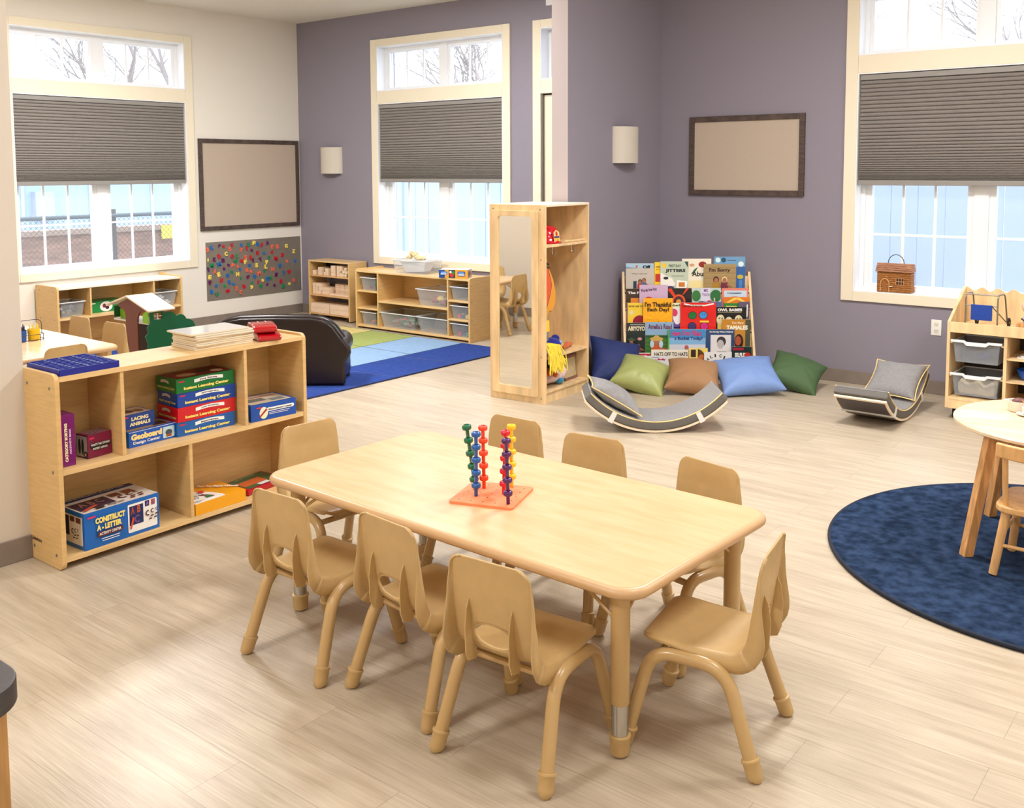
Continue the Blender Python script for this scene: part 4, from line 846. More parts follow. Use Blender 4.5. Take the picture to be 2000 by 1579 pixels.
# costume on the hook, fringe, cap, puppets
t = thing('fish_costume', 'orange and yellow felt costume with black stripes hanging in the cabinet', 'costume', cp(.42, .075, .62))
fel = lambda n_, c: mat('felt_'+n_, c, .95, sheen=.3)
MB().prism([(0, -.05), (.0, .40), (.02, .41), (.05, .34), (.10, .26), (.13, .16), (.125, .08), (.09, .03), (.05, .03)], 0, .012, lambda a, c, hh: (hh, a, c)).build('yellow_wing', fel('amber', (226, 150, 20)), t, bevel=.004)
MB().prism([(-.03, -.02), (-.03, .36), (.02, .34), (.065, .22), (.03, .12), (-.005, .05)], .014, .026, lambda a, c, hh: (hh, a, c)).build('orange_body', fel('orange', (224, 82, 22)), t, bevel=.004)
for k, pts in enumerate([[(.0, .02, .41), (.0, .05, .34), (0, .10, .26), (0, .13, .16), (0, .125, .08), (0, .09, .03), (0, .05, .03)], [(.02, .02, .34), (.02, .065, .22), (.02, .03, .12), (.02, -.005, .05)], [(.02, -.02, .40), (.02, .03, .37)], [(.02, -.02, .37), (.02, .04, .345)]]):
    MB().tube(pts, .006, 6).build('black_piping', fel('black', (24, 20, 24)), t)
MB().prism([(-.03, -.12), (.045, -.11), (.04, -.03), (-.03, -.05)], .0, .02, lambda a, c, hh: (hh, a, c)).build('yellow_cuff', fel('yellow', (250, 206, 20)), t, bevel=.003)
MB().prism([(-.03, -.18), (.035, -.18), (.04, -.11), (-.03, -.12)], .002, .016, lambda a, c, hh: (hh, a, c)).build('checked_leg', mat('grey_check', (150, 150, 156), .9, c2=(90, 90, 96), scale=120), t, bevel=.003)
rnd = random.Random(6); b = MB()
for i in range(110):
    a = rnd.uniform(-.3, 1.15); r_ = rnd.uniform(.10, .16); y0 = rnd.uniform(-.04, .03)
    b.tube([(rnd.uniform(-.02, .03), y0, .045), (.045+rnd.uniform(-.005, .02), y0+sin(a)*r_*.5, .03), (.062+rnd.uniform(-.006, .02), y0+sin(a)*r_*.85, -.035-rnd.uniform(0, .03)), (.062+rnd.uniform(-.006, .02), y0+sin(a)*r_, -.08-rnd.uniform(0, .09))], .0045, 4)
o = b.build('yarn_fringe', mat('yellow_yarn', (246, 222, 78), .85), smooth=60); o.location = cp(.44, .075, .38); tag(o, 'bright yellow yarn fringe spilling off the cabinet shelf', 'fringe'); o['kind'] = 'stuff'
t = thing('felt_hat', 'royal blue felt hat with a dot on the cabinet shelf', 'hat', cp(.33, .30, .338), .5)
MB().ball((0, 0, .045), .085, .07, .045, 14, 10).ball((.03, .05, .075), .035, .03, .03, 10, 8).build('crown', fel('royal', (24, 36, 140)), t, sub=1); MB().ball((.078, -.01, .06), .012).build('dot', flat((150, 180, 250)), t)
t = thing('hand_puppet', 'orange yarn haired puppet lying by the blue felt hat', 'puppet', cp(.40, .40, .338), .3)
MB().tube([(0, -.06, .015), (.02, -.02, .035), (0, .03, .03), (.01, .07, .016)], [.012, .018, .02, .012], 8).ball((.01, .08, .02), .018).build('body', fel('rust', (206, 98, 40)), t, smooth=60)
t = thing('hand_puppet', 'grey faced puppet with red mouth on the cabinet floor', 'puppet', cp(.26, .10, .0945), .2)
MB().ball((0, 0, .10), .07, .06, .075, 12, 9).build('head', fel('grey', (120, 112, 120)), t, sub=1); MB().tube([(.062, -.03, .09), (.075, 0, .08), (.07, .035, .12)], .008, 6).build('mouth', fel('red', (190, 30, 50)), t); MB().ball((-.02, .09, .04), .05, .06, .04).build('sleeve', fel('brown', (120, 66, 36)), t)
t = thing('hand_puppet', 'pink cloth puppet with orange hair at the front of the cabinet floor', 'puppet', cp(.40, .26, .0945), -.3)
MB().tube([(0, -.11, .05), (0, -.03, .06), (.0, .05, .07), (0, .09, .10)], [.04, .045, .04, .02], 12).build('cloth_body', mat('pink_gingham', (222, 190, 186), .9, var=.1, scale=80), t, smooth=60); MB().ball((.02, -.08, .10), .035, .04, .03).ball((.03, -.03, .08), .025).build('hair', fel('rust', (206, 98, 40)), t); MB().ball((.02, .02, .03), .03, .04, .025).build('blue_collar', fel('teal', (40, 130, 170)), t)
t = thing('cloth_pouch', 'beige cloth pouch with brown trim at the back of the cabinet floor', 'pouch', cp(.35, .465, .0945), .1)
MB().frustum((0, 0), .06, .09, .05, .08, .0, .17).build('bag', mat('beige_canvas', (188, 168, 130), .9, var=.06, scale=30, bump=.3, bscale=30), t, bevel=.02, seg=3); MB().box((-.05, -.085, .165), (.056, .085, .19)).build('top_trim', fel('brown', (132, 72, 34)), t, bevel=.006); MB().box((-.062, -.093, .0), (.064, .093, .022)).build('bottom_trim', fel('brown', (132, 72, 34)), t, bevel=.006)
o = MB().ball((0, 0, 0), .05, .045, .035, 12, 8).build('teal_pompom', fel('teal', (40, 130, 170))); o.location = cp(.40, .275, .265); tag(o, 'teal cloth tip poking out below the yellow fringe', 'cloth')
# ================================================================== rugs
def rugmat(name, c, c2, sc_=90, b=.6):
    return mat(name, c, .95, c2=c2, scale=sc_, bump=b, bscale=420, detail=8)
RB = rugmat('rug_royal_blue', (28, 70, 158), (20, 54, 134), 30); RL = rugmat('rug_light_blue', (150, 184, 222), (140, 174, 214), 30); RG = rugmat('rug_leaf_green', (172, 184, 108), (162, 174, 96), 30); RY = rugmat('rug_butter_yellow', (232, 216, 142), (224, 206, 130), 30); RK = mat('rug_line', (50, 66, 60), .9)
t = thing('classroom_rug', 'rectangular rug of yellow, green and light blue squares with royal blue border', 'rug', (0, 0, 0))
b = MB(); ys = [-3.35, -2.61, -1.925, -1.228, -.512]; xs = [.48, 1.09, 1.712, 2.327, 2.952]
mi_ = {0: 1, 1: 4, 2: 3, 3: 2}
for i in range(4):
    for j in range(4): b.cur = (5, 3, 2, 1)[i]; b.box((xs[i]+.006, ys[j]+.006, 0), (xs[i+1]-.006, ys[j+1]-.006, .0112))
b.cur = 0; b.box((2.958, -3.35, 0), (3.555, -.512, .011)); b.cur = 4; b.box((.48, -3.35, 0), (2.96, -.512, .0104))
b.build('pile_squares', [RB, RL, RG, RY, RK, RB], t, smooth=0)
MB().tube(bend([(.48, -3.35, .006), (3.557, -3.35, .006), (3.557, -.510, .006), (.48, -.510, .006), (.48, -3.34, .006)], .02, 2), .006, 6).build('bound_edge', mat('rug_edge_navy', (24, 36, 84), .8), t)
d = Dec((2.96, -3.3, .0112), (0, 1, 0), (-1, 0, 0))
for k in range(3):
    d.poly([(.5+k*.72, 0), (.503+k*.72, 0), (.56+k*.72, -.55), (.557+k*.72, -.55)], (120, 106, 130)); d.poly([(.62+k*.70, -.45), (.623+k*.70, -.45), (.5+k*.70, -.1), (.497+k*.70, -.1)], (84, 106, 176))
d.build('thread_lines', t)
t = thing('round_rug', 'round dark navy blue pile rug under the small round table', 'rug', (8.493, -2.896, 0)); rnd = random.Random(1)
N = mat('rug_navy_pile', (50, 69, 100), 1, c2=(20, 35, 58), scale=22, bump=.45, bscale=330, detail=14, spec=.1)
b = MB(); prof = []
rs = [i*.045 for i in range(23)]+[1.0]
vs = [(0, 0, .017)]; fs = []; n = 120
for r_ in rs[1:]:
    for j in range(n): a = 2*pi*j/n; vs.append((r_*cos(a), r_*sin(a), .0168))
for j in range(n): fs.append((0, 1+j, 1+(j+1) % n))
for i in range(len(rs)-2):
    for j in range(n): o_ = 1+i*n; fs.append((o_+j, o_+n+j, o_+n+(j+1) % n, o_+(j+1) % n))
b.add(vs, fs).build('pile', N, t, smooth=60)
MB().tube([(1.004*cos(2*pi*i/120), 1.004*sin(2*pi*i/120), .0095) for i in range(120)], .0092, 8, closed=True).build('bound_edge', mat('rug_edge_dark', (16, 24, 44), .8), t, smooth=60)
# ================================================================== brown vinyl loveseat, seen from behind
LE = mat('dark_brown_vinyl', (24, 9, 9), .33, bump=.04, bscale=60)
t = thing('kids_loveseat', 'dark brown glossy kids loveseat seen from behind on the classroom rug', 'sofa', (3.06, -2.80, .0145), radians(38.2))
hs = [(.52, .0), (.527, .175), (.548, .21), (.566, .248), (.560, .29), (.50, .368), (.44, .453), (.40, .487), (.353, .507), (.27, .522), (.0, .527)]
out = hs+[(-x, z) for x, z in reversed(hs[:-1])]
MB().prism(out, 0, .085, lambda a, c, h: (a, h, c)).build('back_rest', LE, t, bevel=.022, seg=4, smooth=50)
for s_ in (-1, 1):
    MB().tube([(s_*.44, .05, .285), (s_*.44, .2, .285), (s_*.44, .39, .285), (s_*.44, .43, .285)], [.080, .088, .088, .070], 20).build('rolled_arm', LE, t, smooth=50)
    MB().box((s_*.40, .05, .03), (s_*.50, .42, .26)).build('arm_panel', LE, t, bevel=.012)
MB().tube([(x, .045, z-.012) for x, z in hs[5:]]+[(-x, .045, z-.012) for x, z in reversed(hs[5:-1])], .036, 12).build('top_roll', LE, t, smooth=50)
MB().box((-.40, .07, .03), (.40, .42, .17)).build('seat_base', LE, t, bevel=.01); MB().box((-.395, .08, .172), (.395, .44, .25)).build('seat_cushion', LE, t, bevel=.03, seg=4)
for x in (-.48, .48):
    for y in (.05, .38): MB().cyl((x, y, 0), (x, y, .032), .018).build('foot', BLACK, t)
# ================================================================== toy treehouse
GD = mat('dark_green_painted_wood', (10, 84, 46), .45); BR_ = mat('brown_painted_wood', (120, 62, 48), .5); LG = mat('lime_green_painted_wood', (140, 200, 24), .45)
t = thing('toy_treehouse', 'wooden toy treehouse with brown trunk, green leaf walls and pale roof', 'toy house', (0, 0, .0112))
fY = lambda a, c, h: (a, h, c); zo = -.0112
arcL = [(1.628, .46), (1.616, .495), (1.59, .515), (1.565, .52)]; arcR = [(1.905, .528), (1.85, .517), (1.82, .49), (1.804, .455)]
MB().prism([(1.628, 0)]+arcL+[(1.50, .548), (1.701, .618), (1.945, .547)]+arcR+[(1.804, 0)], -3.2, -3.185, fY).build('trunk_wall', BR_, t, bevel=.002)
for nm_, pts, y0 in (('roof_panel', [(1.395, .548), (1.701, .640), (1.701, .626), (1.40, .536)], 0), ('roof_panel', [(1.701, .640), (2.03, .540), (2.025, .527), (1.701, .626)], 0)):
    MB().prism(pts, -3.235, -2.995, fY).build(nm_, mat('pale_birch_roof', (236, 218, 192), .5, var=.03, scale=12), t, bevel=.002)
MB().box((1.43, -3.19, .415), (1.976, -2.99, .428)).build('floor_board', mat('white_floor_board', (232, 224, 212), .4), t)
MB().prism([(-3.2, .44), (-3.2, .53), (-3.0, .53), (-3.0, .44)], 1.452, 1.462, lambda a, c, h: (h, a, c)).build('left_wall', GD, t)
leaf = [(-3.2, .43), (-3.2, .528)]+[(-3.165, .535), (-3.10, .53), (-3.085, .52), (-3.061, .499), (-3.045, .509), (-3.02, .512), (-2.99, .502), (-2.961, .468), (-2.935, .478), (-2.905, .474), (-2.88, .452), (-2.87, .432), (-2.846, .430), (-2.81, .408), (-2.79, .37), (-2.80, .3), (-2.77, .26), (-2.79, .2), (-2.77, .12), (-2.8, .0), (-3.21, 0), (-3.23, .06), (-3.21, .13), (-3.235, .19), (-3.224, .269), (-3.244, .331), (-3.215, .361), (-3.228, .40)]
fX = lambda a, c, h: (h, a, c)
hole = [(-3.167, .458), (-3.167, .512), (-3.092, .512), (-3.092, .458)]
# outline with the window cut in through a hair thin slit
slit = [(-3.2, .4301)]+[(-3.167, .4581), (-3.167, .512), (-3.092, .512), (-3.092, .458), (-3.1668, .458)]+[(-3.2, .4298)]
MB().prism(slit+leaf[::-1][:-1], 1.978, 1.992, fX).build('leaf_wall', GD, t, smooth=0)
MB().cyl((1.985, -3.13, .458), (1.985, -3.13, .512), .0025, n=6).build('window_bar', mat('white_bars', (235, 232, 225), .4), t); MB().cyl((1.985, -3.167, .485), (1.985, -3.092, .485), .0022, n=6).build('window_bar', mat('white_bars', (235, 232, 225), .4), t)
for x0, x1, z1, d_ in ((1.895, 1.970, .532, 1), (1.470, 1.600, .515, -1)):
    r_ = (x1-x0); pts = [(x1, .43), (x1, z1-.006)]+[(x1-r_*sin(radians(k)), z1-.05+.045*cos(radians(k))) for k in (20, 45, 70, 90)]+[(x0, .43)]
    if d_ < 0: pts = [(x0+x1-p, q) for p, q in pts]
    yy = -3.207 if d_ > 0 else -3.155; MB().prism(pts, yy, yy+.008, fY).build('shutter', LG, t)
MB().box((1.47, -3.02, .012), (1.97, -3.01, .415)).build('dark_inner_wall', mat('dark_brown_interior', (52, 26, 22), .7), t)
MB().box((1.46, -3.19, .0), (1.97, -3.0, .012)).build('base_board', PLY, t)
t.location.z = .0145
for k, x in enumerate((1.842, 1.856, 1.87)):
    o = MB().box((-.005, -.02, 0), (.005, .02, .05)).build('toy_book', flat((206, 190, 150))); o.location = (x, -3.09, .4395); tag(o, 'tiny tan toy block standing inside the treehouse, %s of three' % ('left', 'middle', 'right')[k], 'block', 'tiny blocks in the treehouse')
# ================================================================== book display
A0 = V((4.85, -.67, 0)); UU = V((.808, .589, 0)).normalized(); NN = V((.589, -.808, 0)).normalized()
t = thing('book_display', 'tiered birch book display rack with children\'s picture books in the corner', 'bookrack', A0, math.atan2(UU.y, UU.x))
# local: x along, y = -off, z up
Wd = 1.012
for x in (-.014, Wd-.011): MB().prism([(0, 0), (.42, 0), (.42, .10), (.34, .17), (.07, .832), (.03, .832), (0, .80)], x-.004, x+.016, lambda a, c, h: (h, -a, c)).build('side_panel', PLY, t, bevel=.002)
tiers = [(.075, .675, .80, .140), (.138, .540, .66, .193), (.188, .375, .53, .246), (.252, .165, .36, .318), (.322, .085, .155, .395)]
for (o0, z0, z1, o1) in tiers:
    MB().box((.003, -o0, z0), (Wd-.016, -o0+.006, z1)).build('back_board', PLY, t); MB().box((.003, -o1, z0), (Wd-.016, -o0, z0+.012)).build('ledge', PLY, t)
MB().box((.003, -.012, .02), (Wd-.016, -.004, .79)).build('rear_panel', mat('rack_rear_brown', (74, 50, 44), .7), t)
Mb = Matrix.Translation(A0) @ Matrix.Rotation(math.atan2(UU.y, UU.x), 4, 'Z')
def book(lb, x0, x1, z0, z1, off, c, pr):
    w_, h_ = x1-x0, z1-z0
    t = thing('picture_book', lb, 'book', tuple(Mb @ V((x0, -off, z0))), math.atan2(UU.y, UU.x), 'picture books on the display rack')
    MB().box((0, 0, 0), (w_, .007, h_)).build('pages', flat((235, 230, 220), .7), t); MB().box((0, -.0006, 0), (w_, .0008, h_)).build('cover', mat('cover_%d_%d_%d' % c, c, .3, coat=.3), t)
    d = Dec((0, -.0006, 0), (1, 0, 0), (0, 0, 1)); d.clip = (.001, .001, w_-.001, h_-.001); pr(d, w_, h_); d.build('cover_print', t)
    return t
def person(d, x, y, s, shirt, skin=(170, 110, 80), hair=(50, 34, 28), hat=None):
    d.poly([(x-.5*s, y), (x+.5*s, y), (x+.42*s, y+.9*s), (x-.42*s, y+.9*s)], shirt).ell(x, y+1.25*s, .36*s, .42*s, hair).ell(x, y+1.16*s, .27*s, .32*s, skin)
    d.poly([(x+.35*s, y+.75*s), (x+.95*s, y+.35*s), (x+.9*s, y+.2*s), (x+.3*s, y+.5*s)], skin)
    if hat: d.ell(x, y+1.45*s, .62*s, .2*s, hat).ell(x, y+1.55*s, .3*s, .24*s, hat)
T_ = lambda d, s, x0, y0, x1, y1, c, **k: d.text(s, x0, y0, x1, y1, c, **k)
def f(d, w, h): d.rect(0, h*.5, w, h, (170, 200, 222)).poly([(0, h*.45), (w*.5, h*.62), (w*.6, h*.8), (0, h*.85)], (26, 82, 140)).rect(w*.35, h*.84, w*.42, h*.93, (196, 110, 60)); T_(d, 'Off', w*.6, h*.80, w*.88, h*.93, K_, bold=.06)
book('picture book titled Off with blue sea cover, far left of top row', .012, .236, .688, .904, .10, (190, 206, 220), f)
def f(d, w, h): T_(d, 'When I miss you', w*.2, h*.72, w*.75, h*.78, (90, 70, 70)); d.rect(w*.26, h*.05, w*.38, h*.42, (22, 60, 84)); person(d, w*.50, h*.08, .045, (190, 50, 50)); person(d, w*.64, h*.14, .045, (90, 110, 150), hair=(120, 60, 40))
book('grey When I miss you picture book in front of the Off book', .01, .239, .688, .865, .12, (198, 190, 180), f)
def f(d, w, h): T_(d, 'What', 0.008, h*.80, w*.5, h*.86, (60, 30, 20)); T_(d, 'Day', w*.1, h*.70, w*.5, h*.76, (200, 90, 20)); d.rect(w*.05, h*.30, w, h*.58, (200, 50, 40)).rect(w*.05, 0, w, h*.2, (220, 110, 60))
book('yellow picture book half hidden between grey book and pale green book', .242, .36, .688, .915, .11, (248, 206, 40), f)
def f(d, w, h):
    d.ell(w*.14, h*.86, .018, .020, (244, 204, 50)); T_(d, 'FIRST DAY', w*.30, h*.80, w*.74, h*.89, (50, 80, 66)); T_(d, 'JITTERS', w*.18, h*.60, w*.90, h*.74, (30, 40, 44), bold=.05)
    d.poly([(0, h*.12), (0, h*.62), (w*.2, h*.5), (w*.42, h*.42), (w*.55, h*.2), (w*.3, h*.05)], (240, 238, 232)).ell(w*.2, h*.42, .02, .012, (30, 34, 36)).rect(w*.40, h*.49, w*.85, h*.505, (120, 140, 130)).poly([(w*.56, h*.04), (w*.60, h*.36), (w*.98, h*.31), (w*.93, h*.0)], (244, 242, 236)).rect(w*.66, h*.12, w*.88, h*.28, (206, 120, 50)).poly([(w*.86, h), (w, h*.78), (w, h)], (30, 80, 76)).ell(w*.36, h*.1, .03, .012, (60, 40, 90))
book('pale green First Day Jitters picture book in the top row', .287, .510, .688, .922, .12, (194, 206, 186), f)
def f(d, w, h):
    d.ell(w*.70, h*.82, .032, .024, (150, 40, 30)).poly([(w*.30, h*.50), (w*.42, h*.66), (w*.55, h*.74), (w*.48, h*.62), (w*.38, h*.52)], (30, 100, 60)).ell(w*.34, h*.80, .02, .012, (210, 160, 120)); T_(d, 'Abuela', w*.34, h*.44, w*1.0, h*.60, (50, 44, 30), bold=.03)
    d.rect(w*.25, h*.0, w, h*.3, (238, 222, 160)).rect(0, 0, w*.2, h*.9, (40, 96, 90))
book('cream Abuela picture book with a red shape, top row', .463, .697, .688, .941, .10, (238, 230, 212), f)
def f(d, w, h):
    for k in range(9): d.rect(.002, h*(.06+k*.1), w-.002, h*(.07+k*.1), (186, 160, 110) if k % 2 else (146, 122, 78))
    T_(d, "I'm Sorry", w*.16, h*.68, w*.82, h*.85, (72, 40, 40), bold=.04); person(d, w*.38, h*.05, .062, (170, 130, 30), hair=(70, 30, 40)); person(d, w*.64, h*.05, .062, (110, 40, 60), hair=(230, 200, 150))
book("tan I'm Sorry picture book with two children hugging, top row", .634, .891, .688, .901, .13, (168, 142, 96), f)
def f(d, w, h):
    d.rect(0, h*.7, w, h, (110, 160, 200)).ell(w*.12, h*.9, .02, .02, (210, 236, 240)).ell(w*.3, h*.9, .02, .02, (30, 80, 110)).ell(w*.86, h*.78, .022, .022, (220, 240, 244)).ell(w*.84, h*.4, .025, .018, (200, 180, 60)).rect(w*.8, 0, w*.9, h*.3, (70, 130, 190)); d.rect(w*.42, h*.88, w*.7, h*.895, (30, 60, 110))
book('blue underwater picture book, tallest at the right of the top row', .719, .967, .688, .959, .11, (44, 98, 168), f)
def f(d, w, h): T_(d, 'The Pig', w*.1, h*.68, w*.98, h*.85, W_, bold=.05); d.rect(w*.28, 0, w, h*.5, (232, 140, 40))
book('dark brown picture book with orange square, second row far left', .009, .147, .553, .704, .15, (60, 42, 32), f)
def f(d, w, h): T_(d, 'Words Are Not', w*.05, h*.68, w*.62, h*.82, (60, 20, 60), rot=.12); d.ell(w*.33, h*.30, .04, .035, (190, 60, 30))
book('lilac Words Are Not picture book in the second row', .115, .341, .553, .738, .18, (206, 176, 208), f)
def f(d, w, h):
    T_(d, 'Arrow', w*.06, h*.45, w*.32, h*.62, (236, 200, 120), bold=.06); d.ell(w*.63, h*.30, .055, .060, (226, 90, 34)).ell(w*.63, h*.30, .040, .045, (90, 30, 50)).ell(w*.63, h*.3, .02, .02, (230, 160, 60)).poly([(w*.30, h*.95), (w*.42, h*.98), (w*.55, h*.6), (w*.48, h*.55)], (224, 60, 30)).poly([(w*.72, h*.62), (w*.78, h*.7), (w*.92, h*.98), (w*.84, h*.98)], (224, 60, 30))
book('black Arrow picture book with orange sun design, second row', .256, .533, .553, .710, .16, (24, 18, 22), f)
def f(d, w, h): d.ell(w*.14, h*.6, .035, .045, (50, 120, 60)).ell(w*.82, h*.6, .045, .05, (40, 110, 60)).rect(w*.3, h*.3, w*.62, h, (218, 214, 234)); T_(d, 'ME', w*.40, h*.80, w*.55, h*.95, (120, 80, 150)); T_(d, 'TOO!', w*.34, h*.58, w*.60, h*.73, (120, 80, 150)); d.ell(w*.35, h*.26, .035, .012, (40, 100, 110)).ell(w*.6, h*.3, .02, .012, (190, 40, 60)).rect(w*.75, h*.1, w*.8, h*.5, (220, 180, 150))
book('ME TOO! picture book with green trees, second row', .538, .766, .553, .712, .165, (190, 206, 206), f)
def f(d, w, h): d.rect(w*.08, 0, w*.94, h*.88, (200, 216, 232)).ell(w*.5, h*.35, .07, .035, (204, 50, 40)).ell(w*.5, h*.25, .06, .02, (60, 20, 30)); T_(d, 'Compassion', w*.2, h*.68, w*.74, h*.80, (20, 90, 130))
book('pink framed Compassion picture book, second row right end', .775, .985, .553, .710, .16, (232, 130, 112), f)
def f(d, w, h): d.rect(0, 0, w, h*.45, (40, 130, 50)).poly([(w*.1, h*.5), (w*.4, h*.95), (w*.6, h*.95), (w*.9, h*.5), (w*.8, h*.5), (w*.5, h*.8), (w*.2, h*.5)], (246, 206, 90)).ell(w*.8, h*.2, .014, .016, (40, 180, 40)); d.rect(w*.1, h*.12, w*.5, h*.2, (240, 220, 120))
book('orange and green picture book in front of the pink framed one', .784, .990, .553, .642, .19, (222, 122, 34), f)
def f(d, w, h): d.rect(0, 0, .008, h, (90, 30, 110)).ell(w*.72, h*.25, .055, .055, (150, 20, 50)); T_(d, 'HOW ARE YOU', w*.12, h*.83, w*.98, h*.9, (90, 60, 20)); d.ell(w*.26, h*.62, .018, .02, (226, 222, 170))
book('yellow picture book with a dark red shape, third row far left', .011, .157, .389, .596, .20, (246, 208, 60), f)
def f(d, w, h):
    for k in range(5): a = radians(20+k*35); d.poly([(w*.5, h*.3), (w*.5+cos(a)*.11, h*.3+sin(a)*.11), (w*.5+cos(a+.25)*.11, h*.3+sin(a+.25)*.11)], (252, 186, 30))
    T_(d, "I'm Thankful", w*.05, h*.72, w*.95, h*.88, (60, 36, 10), bold=.04); T_(d, 'Each Day!', w*.14, h*.54, w*.88, h*.70, (60, 36, 10), bold=.04); d.ell(w*.64, h*.12, .014, .018, (240, 220, 190)).ell(w*.52, h*.24, .004, .003, (120, 70, 20)).ell(w*.78, h*.24, .004, .003, (120, 70, 20))
book("orange I'm Thankful Each Day picture book, third row", .141, .374, .389, .637, .23, (250, 176, 20), f)
def f(d, w, h): T_(d, 'Kimberly', w*.03, h*.84, w*.47, h*.96, (40, 60, 40)); d.rect(0, 0, w, h*.78, (112, 80, 160)).ell(w*.34, h*.5, .035, .07, (238, 236, 240)).ell(w*.27, h*.62, .022, .03, (210, 60, 110)).rect(0, 0, w*.5, h*.08, (30, 30, 90))
book('purple and white picture book half hidden in the middle of the third row', .32, .600, .389, .597, .21, (238, 236, 200), f)
def f(d, w, h):
    d.poly([(w*.1, h*.93), (w*.3, h*.87), (w*.7, h*.87), (w*.95, h*.94), (w*.92, h*.99), (w*.7, h*.92), (w*.3, h*.92), (w*.1, h*.98)], W_); T_(d, 'THE PEACE BOOK', w*.04, h*.83, w*.62, h*.90, (120, 20, 20), bold=.06)
    for x, y, c in ((.34, .52, (20, 116, 50)), (.64, .53, (60, 150, 220)), (.33, .12, (60, 50, 110)), (.67, .12, (214, 40, 130))): d.ell(w*x, h*y, .034, .032, K_).ell(w*x, h*y, .030, .028, c).ell(w*x-.008, h*y+.006, .003, .003, K_).ell(w*x+.008, h*y+.006, .003, .003, K_)
    d.rect(w*.54, h*.26, w*.80, h*.33, (250, 214, 60), .006)
book('bright red picture book with four round coloured faces, third row', .436, .718, .389, .603, .235, (226, 30, 26), f)
def f(d, w, h): d.ell(w*.55, h*.88, .012, .012, W_).ell(w*.55, h*.88, .007, .007, (200, 60, 90))
book('slate blue picture book behind the bright red one', .625, .769, .389, .606, .205, (84, 104, 150), f)
def f(d, w, h):
    T_(d, 'OWL BABIES', w*.04, h*.80, w*.86, h*.93, W_, bold=.05); d.rect(w*.04, h*.75, w*.84, h*.765, (200, 190, 150))
    for x, y in ((.14, .42), (.42, .32), (.74, .40)): d.ell(w*x, h*y, .032, .042, (222, 212, 170)).ell(w*x-.01, h*y+.012, .005, .006, K_).ell(w*x+.012, h*y+.012, .005, .006, K_)
    d.rect(w*.04, 0, w*.22, h*.25, (226, 200, 110))
book('black Owl Babies picture book with three pale owls', .722, .959, .389, .568, .225, (22, 22, 24), f)
def f(d, w, h): d.rect(w*.55, h*.3, w*.75, h*.7, (200, 170, 50)); d.rect(w*.74, h*.45, w*.84, h*.9, W_)
book('dark purple picture book at the right edge of the third row', .900, .986, .389, .607, .21, (96, 84, 110), f)
def f(d, w, h): T_(d, 'ABIYOYO', w*.08, h*.76, w*1.0, h*.90, (238, 226, 190), bold=.05); d.rect(w*.2, h*.935, w*.96, h*.955, (190, 190, 190)); person(d, w*.26, h*.22, .05, (200, 130, 30), hat=(70, 90, 60)); person(d, w*.66, h*.12, .045, (120, 60, 30)); d.ell(w*.72, h*.52, .018, .012, (220, 150, 150)).rect(0, 0, w, h*.1, (120, 70, 30))
book('dark Abiyoyo picture book in the fourth row, far left', .006, .152, .179, .445, .27, (28, 40, 40), f)
def f(d, w, h):
    d.rect(0, 0, w, h*.62, (60, 110, 44)).rect(0, h*.55, w, h*.6, (40, 80, 50))
    for k in range(4): d.rect(0, h*(.1+k*.12), w, h*(.115+k*.12), (96, 140, 60))
    T_(d, "Amelia's Road", w*.1, h*.80, w*.94, h*.95, (120, 30, 70), bold=.02); d.rect(w*.5, 0, w, h*.25, (150, 90, 50)); person(d, w*.40, h*.06, .085, (206, 92, 44), hat=(206, 170, 90)); d.ell(w*.24, h*.36, .016, .03, (190, 214, 230)).ell(w*.56, h*.36, .016, .03, (190, 214, 230))
book("green field Amelia's Road picture book in the fourth row", .154, .377, .179, .453, .28, (140, 176, 210), f)
def f(d, w, h):
    d.rect(.012, h*.55, w, h, (60, 140, 200)).rect(.012, 0, w, h*.5, (206, 206, 216)).rect(.012, h*.45, w, h*.68, (130, 180, 220)); T_(d, 'Have You Filled', w*.10, h*.74, w*.88, h*.93, (200, 60, 120), bold=.04, arch=.006); T_(d, 'a Bucket Today?', w*.18, h*.58, w*.92, h*.73, (40, 50, 120), bold=.04); person(d, w*.50, h*.08, .045, (214, 170, 130), hair=(200, 60, 90)); d.ell(w*.36, h*.12, .012, .012, (70, 50, 50)).rect(w*.66, h*.22, w*.86, h*.24, (90, 90, 110)).rect(w*.66, h*.3, w*.9, h*.32, (90, 90, 110)).rect(0, 0, .012, h, (90, 170, 50))
book('sky blue bucket picture book in the fourth row', .329, .628, .179, .400, .30, (110, 160, 200), f)
def f(d, w, h): T_(d, 'On Monday When It Rained', w*.12, h*.87, w*.94, h*.94, W_, bold=.04); d.rect(w*.16, .0, w*.88, h*.80, (226, 222, 222)).ell(w*.54, h*.56, .036, .040, (56, 50, 54)).ell(w*.51, h*.46, .027, .036, (190, 186, 186)).poly([(w*.28, 0), (w*.82, 0), (w*.72, h*.2), (w*.40, h*.2)], (100, 108, 108))
book('navy On Monday When It Rained picture book with a grey portrait', .631, .854, .179, .399, .30, (36, 70, 116), f)
def f(d, w, h): d.rect(w*.82, 0, w, h, (70, 78, 62)); T_(d, 'Too Many', w*.34, h*.86, w*.76, h*.94, (250, 226, 190)); T_(d, 'TAMALES', w*.16, h*.72, w*.90, h*.84, (250, 244, 220), bold=.05); d.ell(w*.60, h*.40, .035, .06, (44, 20, 18)).ell(w*.57, h*.42, .024, .038, (176, 84, 50)).poly([(w*.40, 0), (w*.95, 0), (w*.86, h*.24), (w*.48, h*.24)], (26, 22, 26))
book('golden brown Too Many Tamales picture book, fourth row right', .759, .985, .179, .474, .27, (196, 134, 40), f)
def f(d, w, h): d.rect(0, h*.6, w, h*.95, (196, 20, 50)); T_(d, 'EZRA JACK KEATS', w*.18, h*.68, w*.85, h*.86, (244, 200, 200), bold=.05)
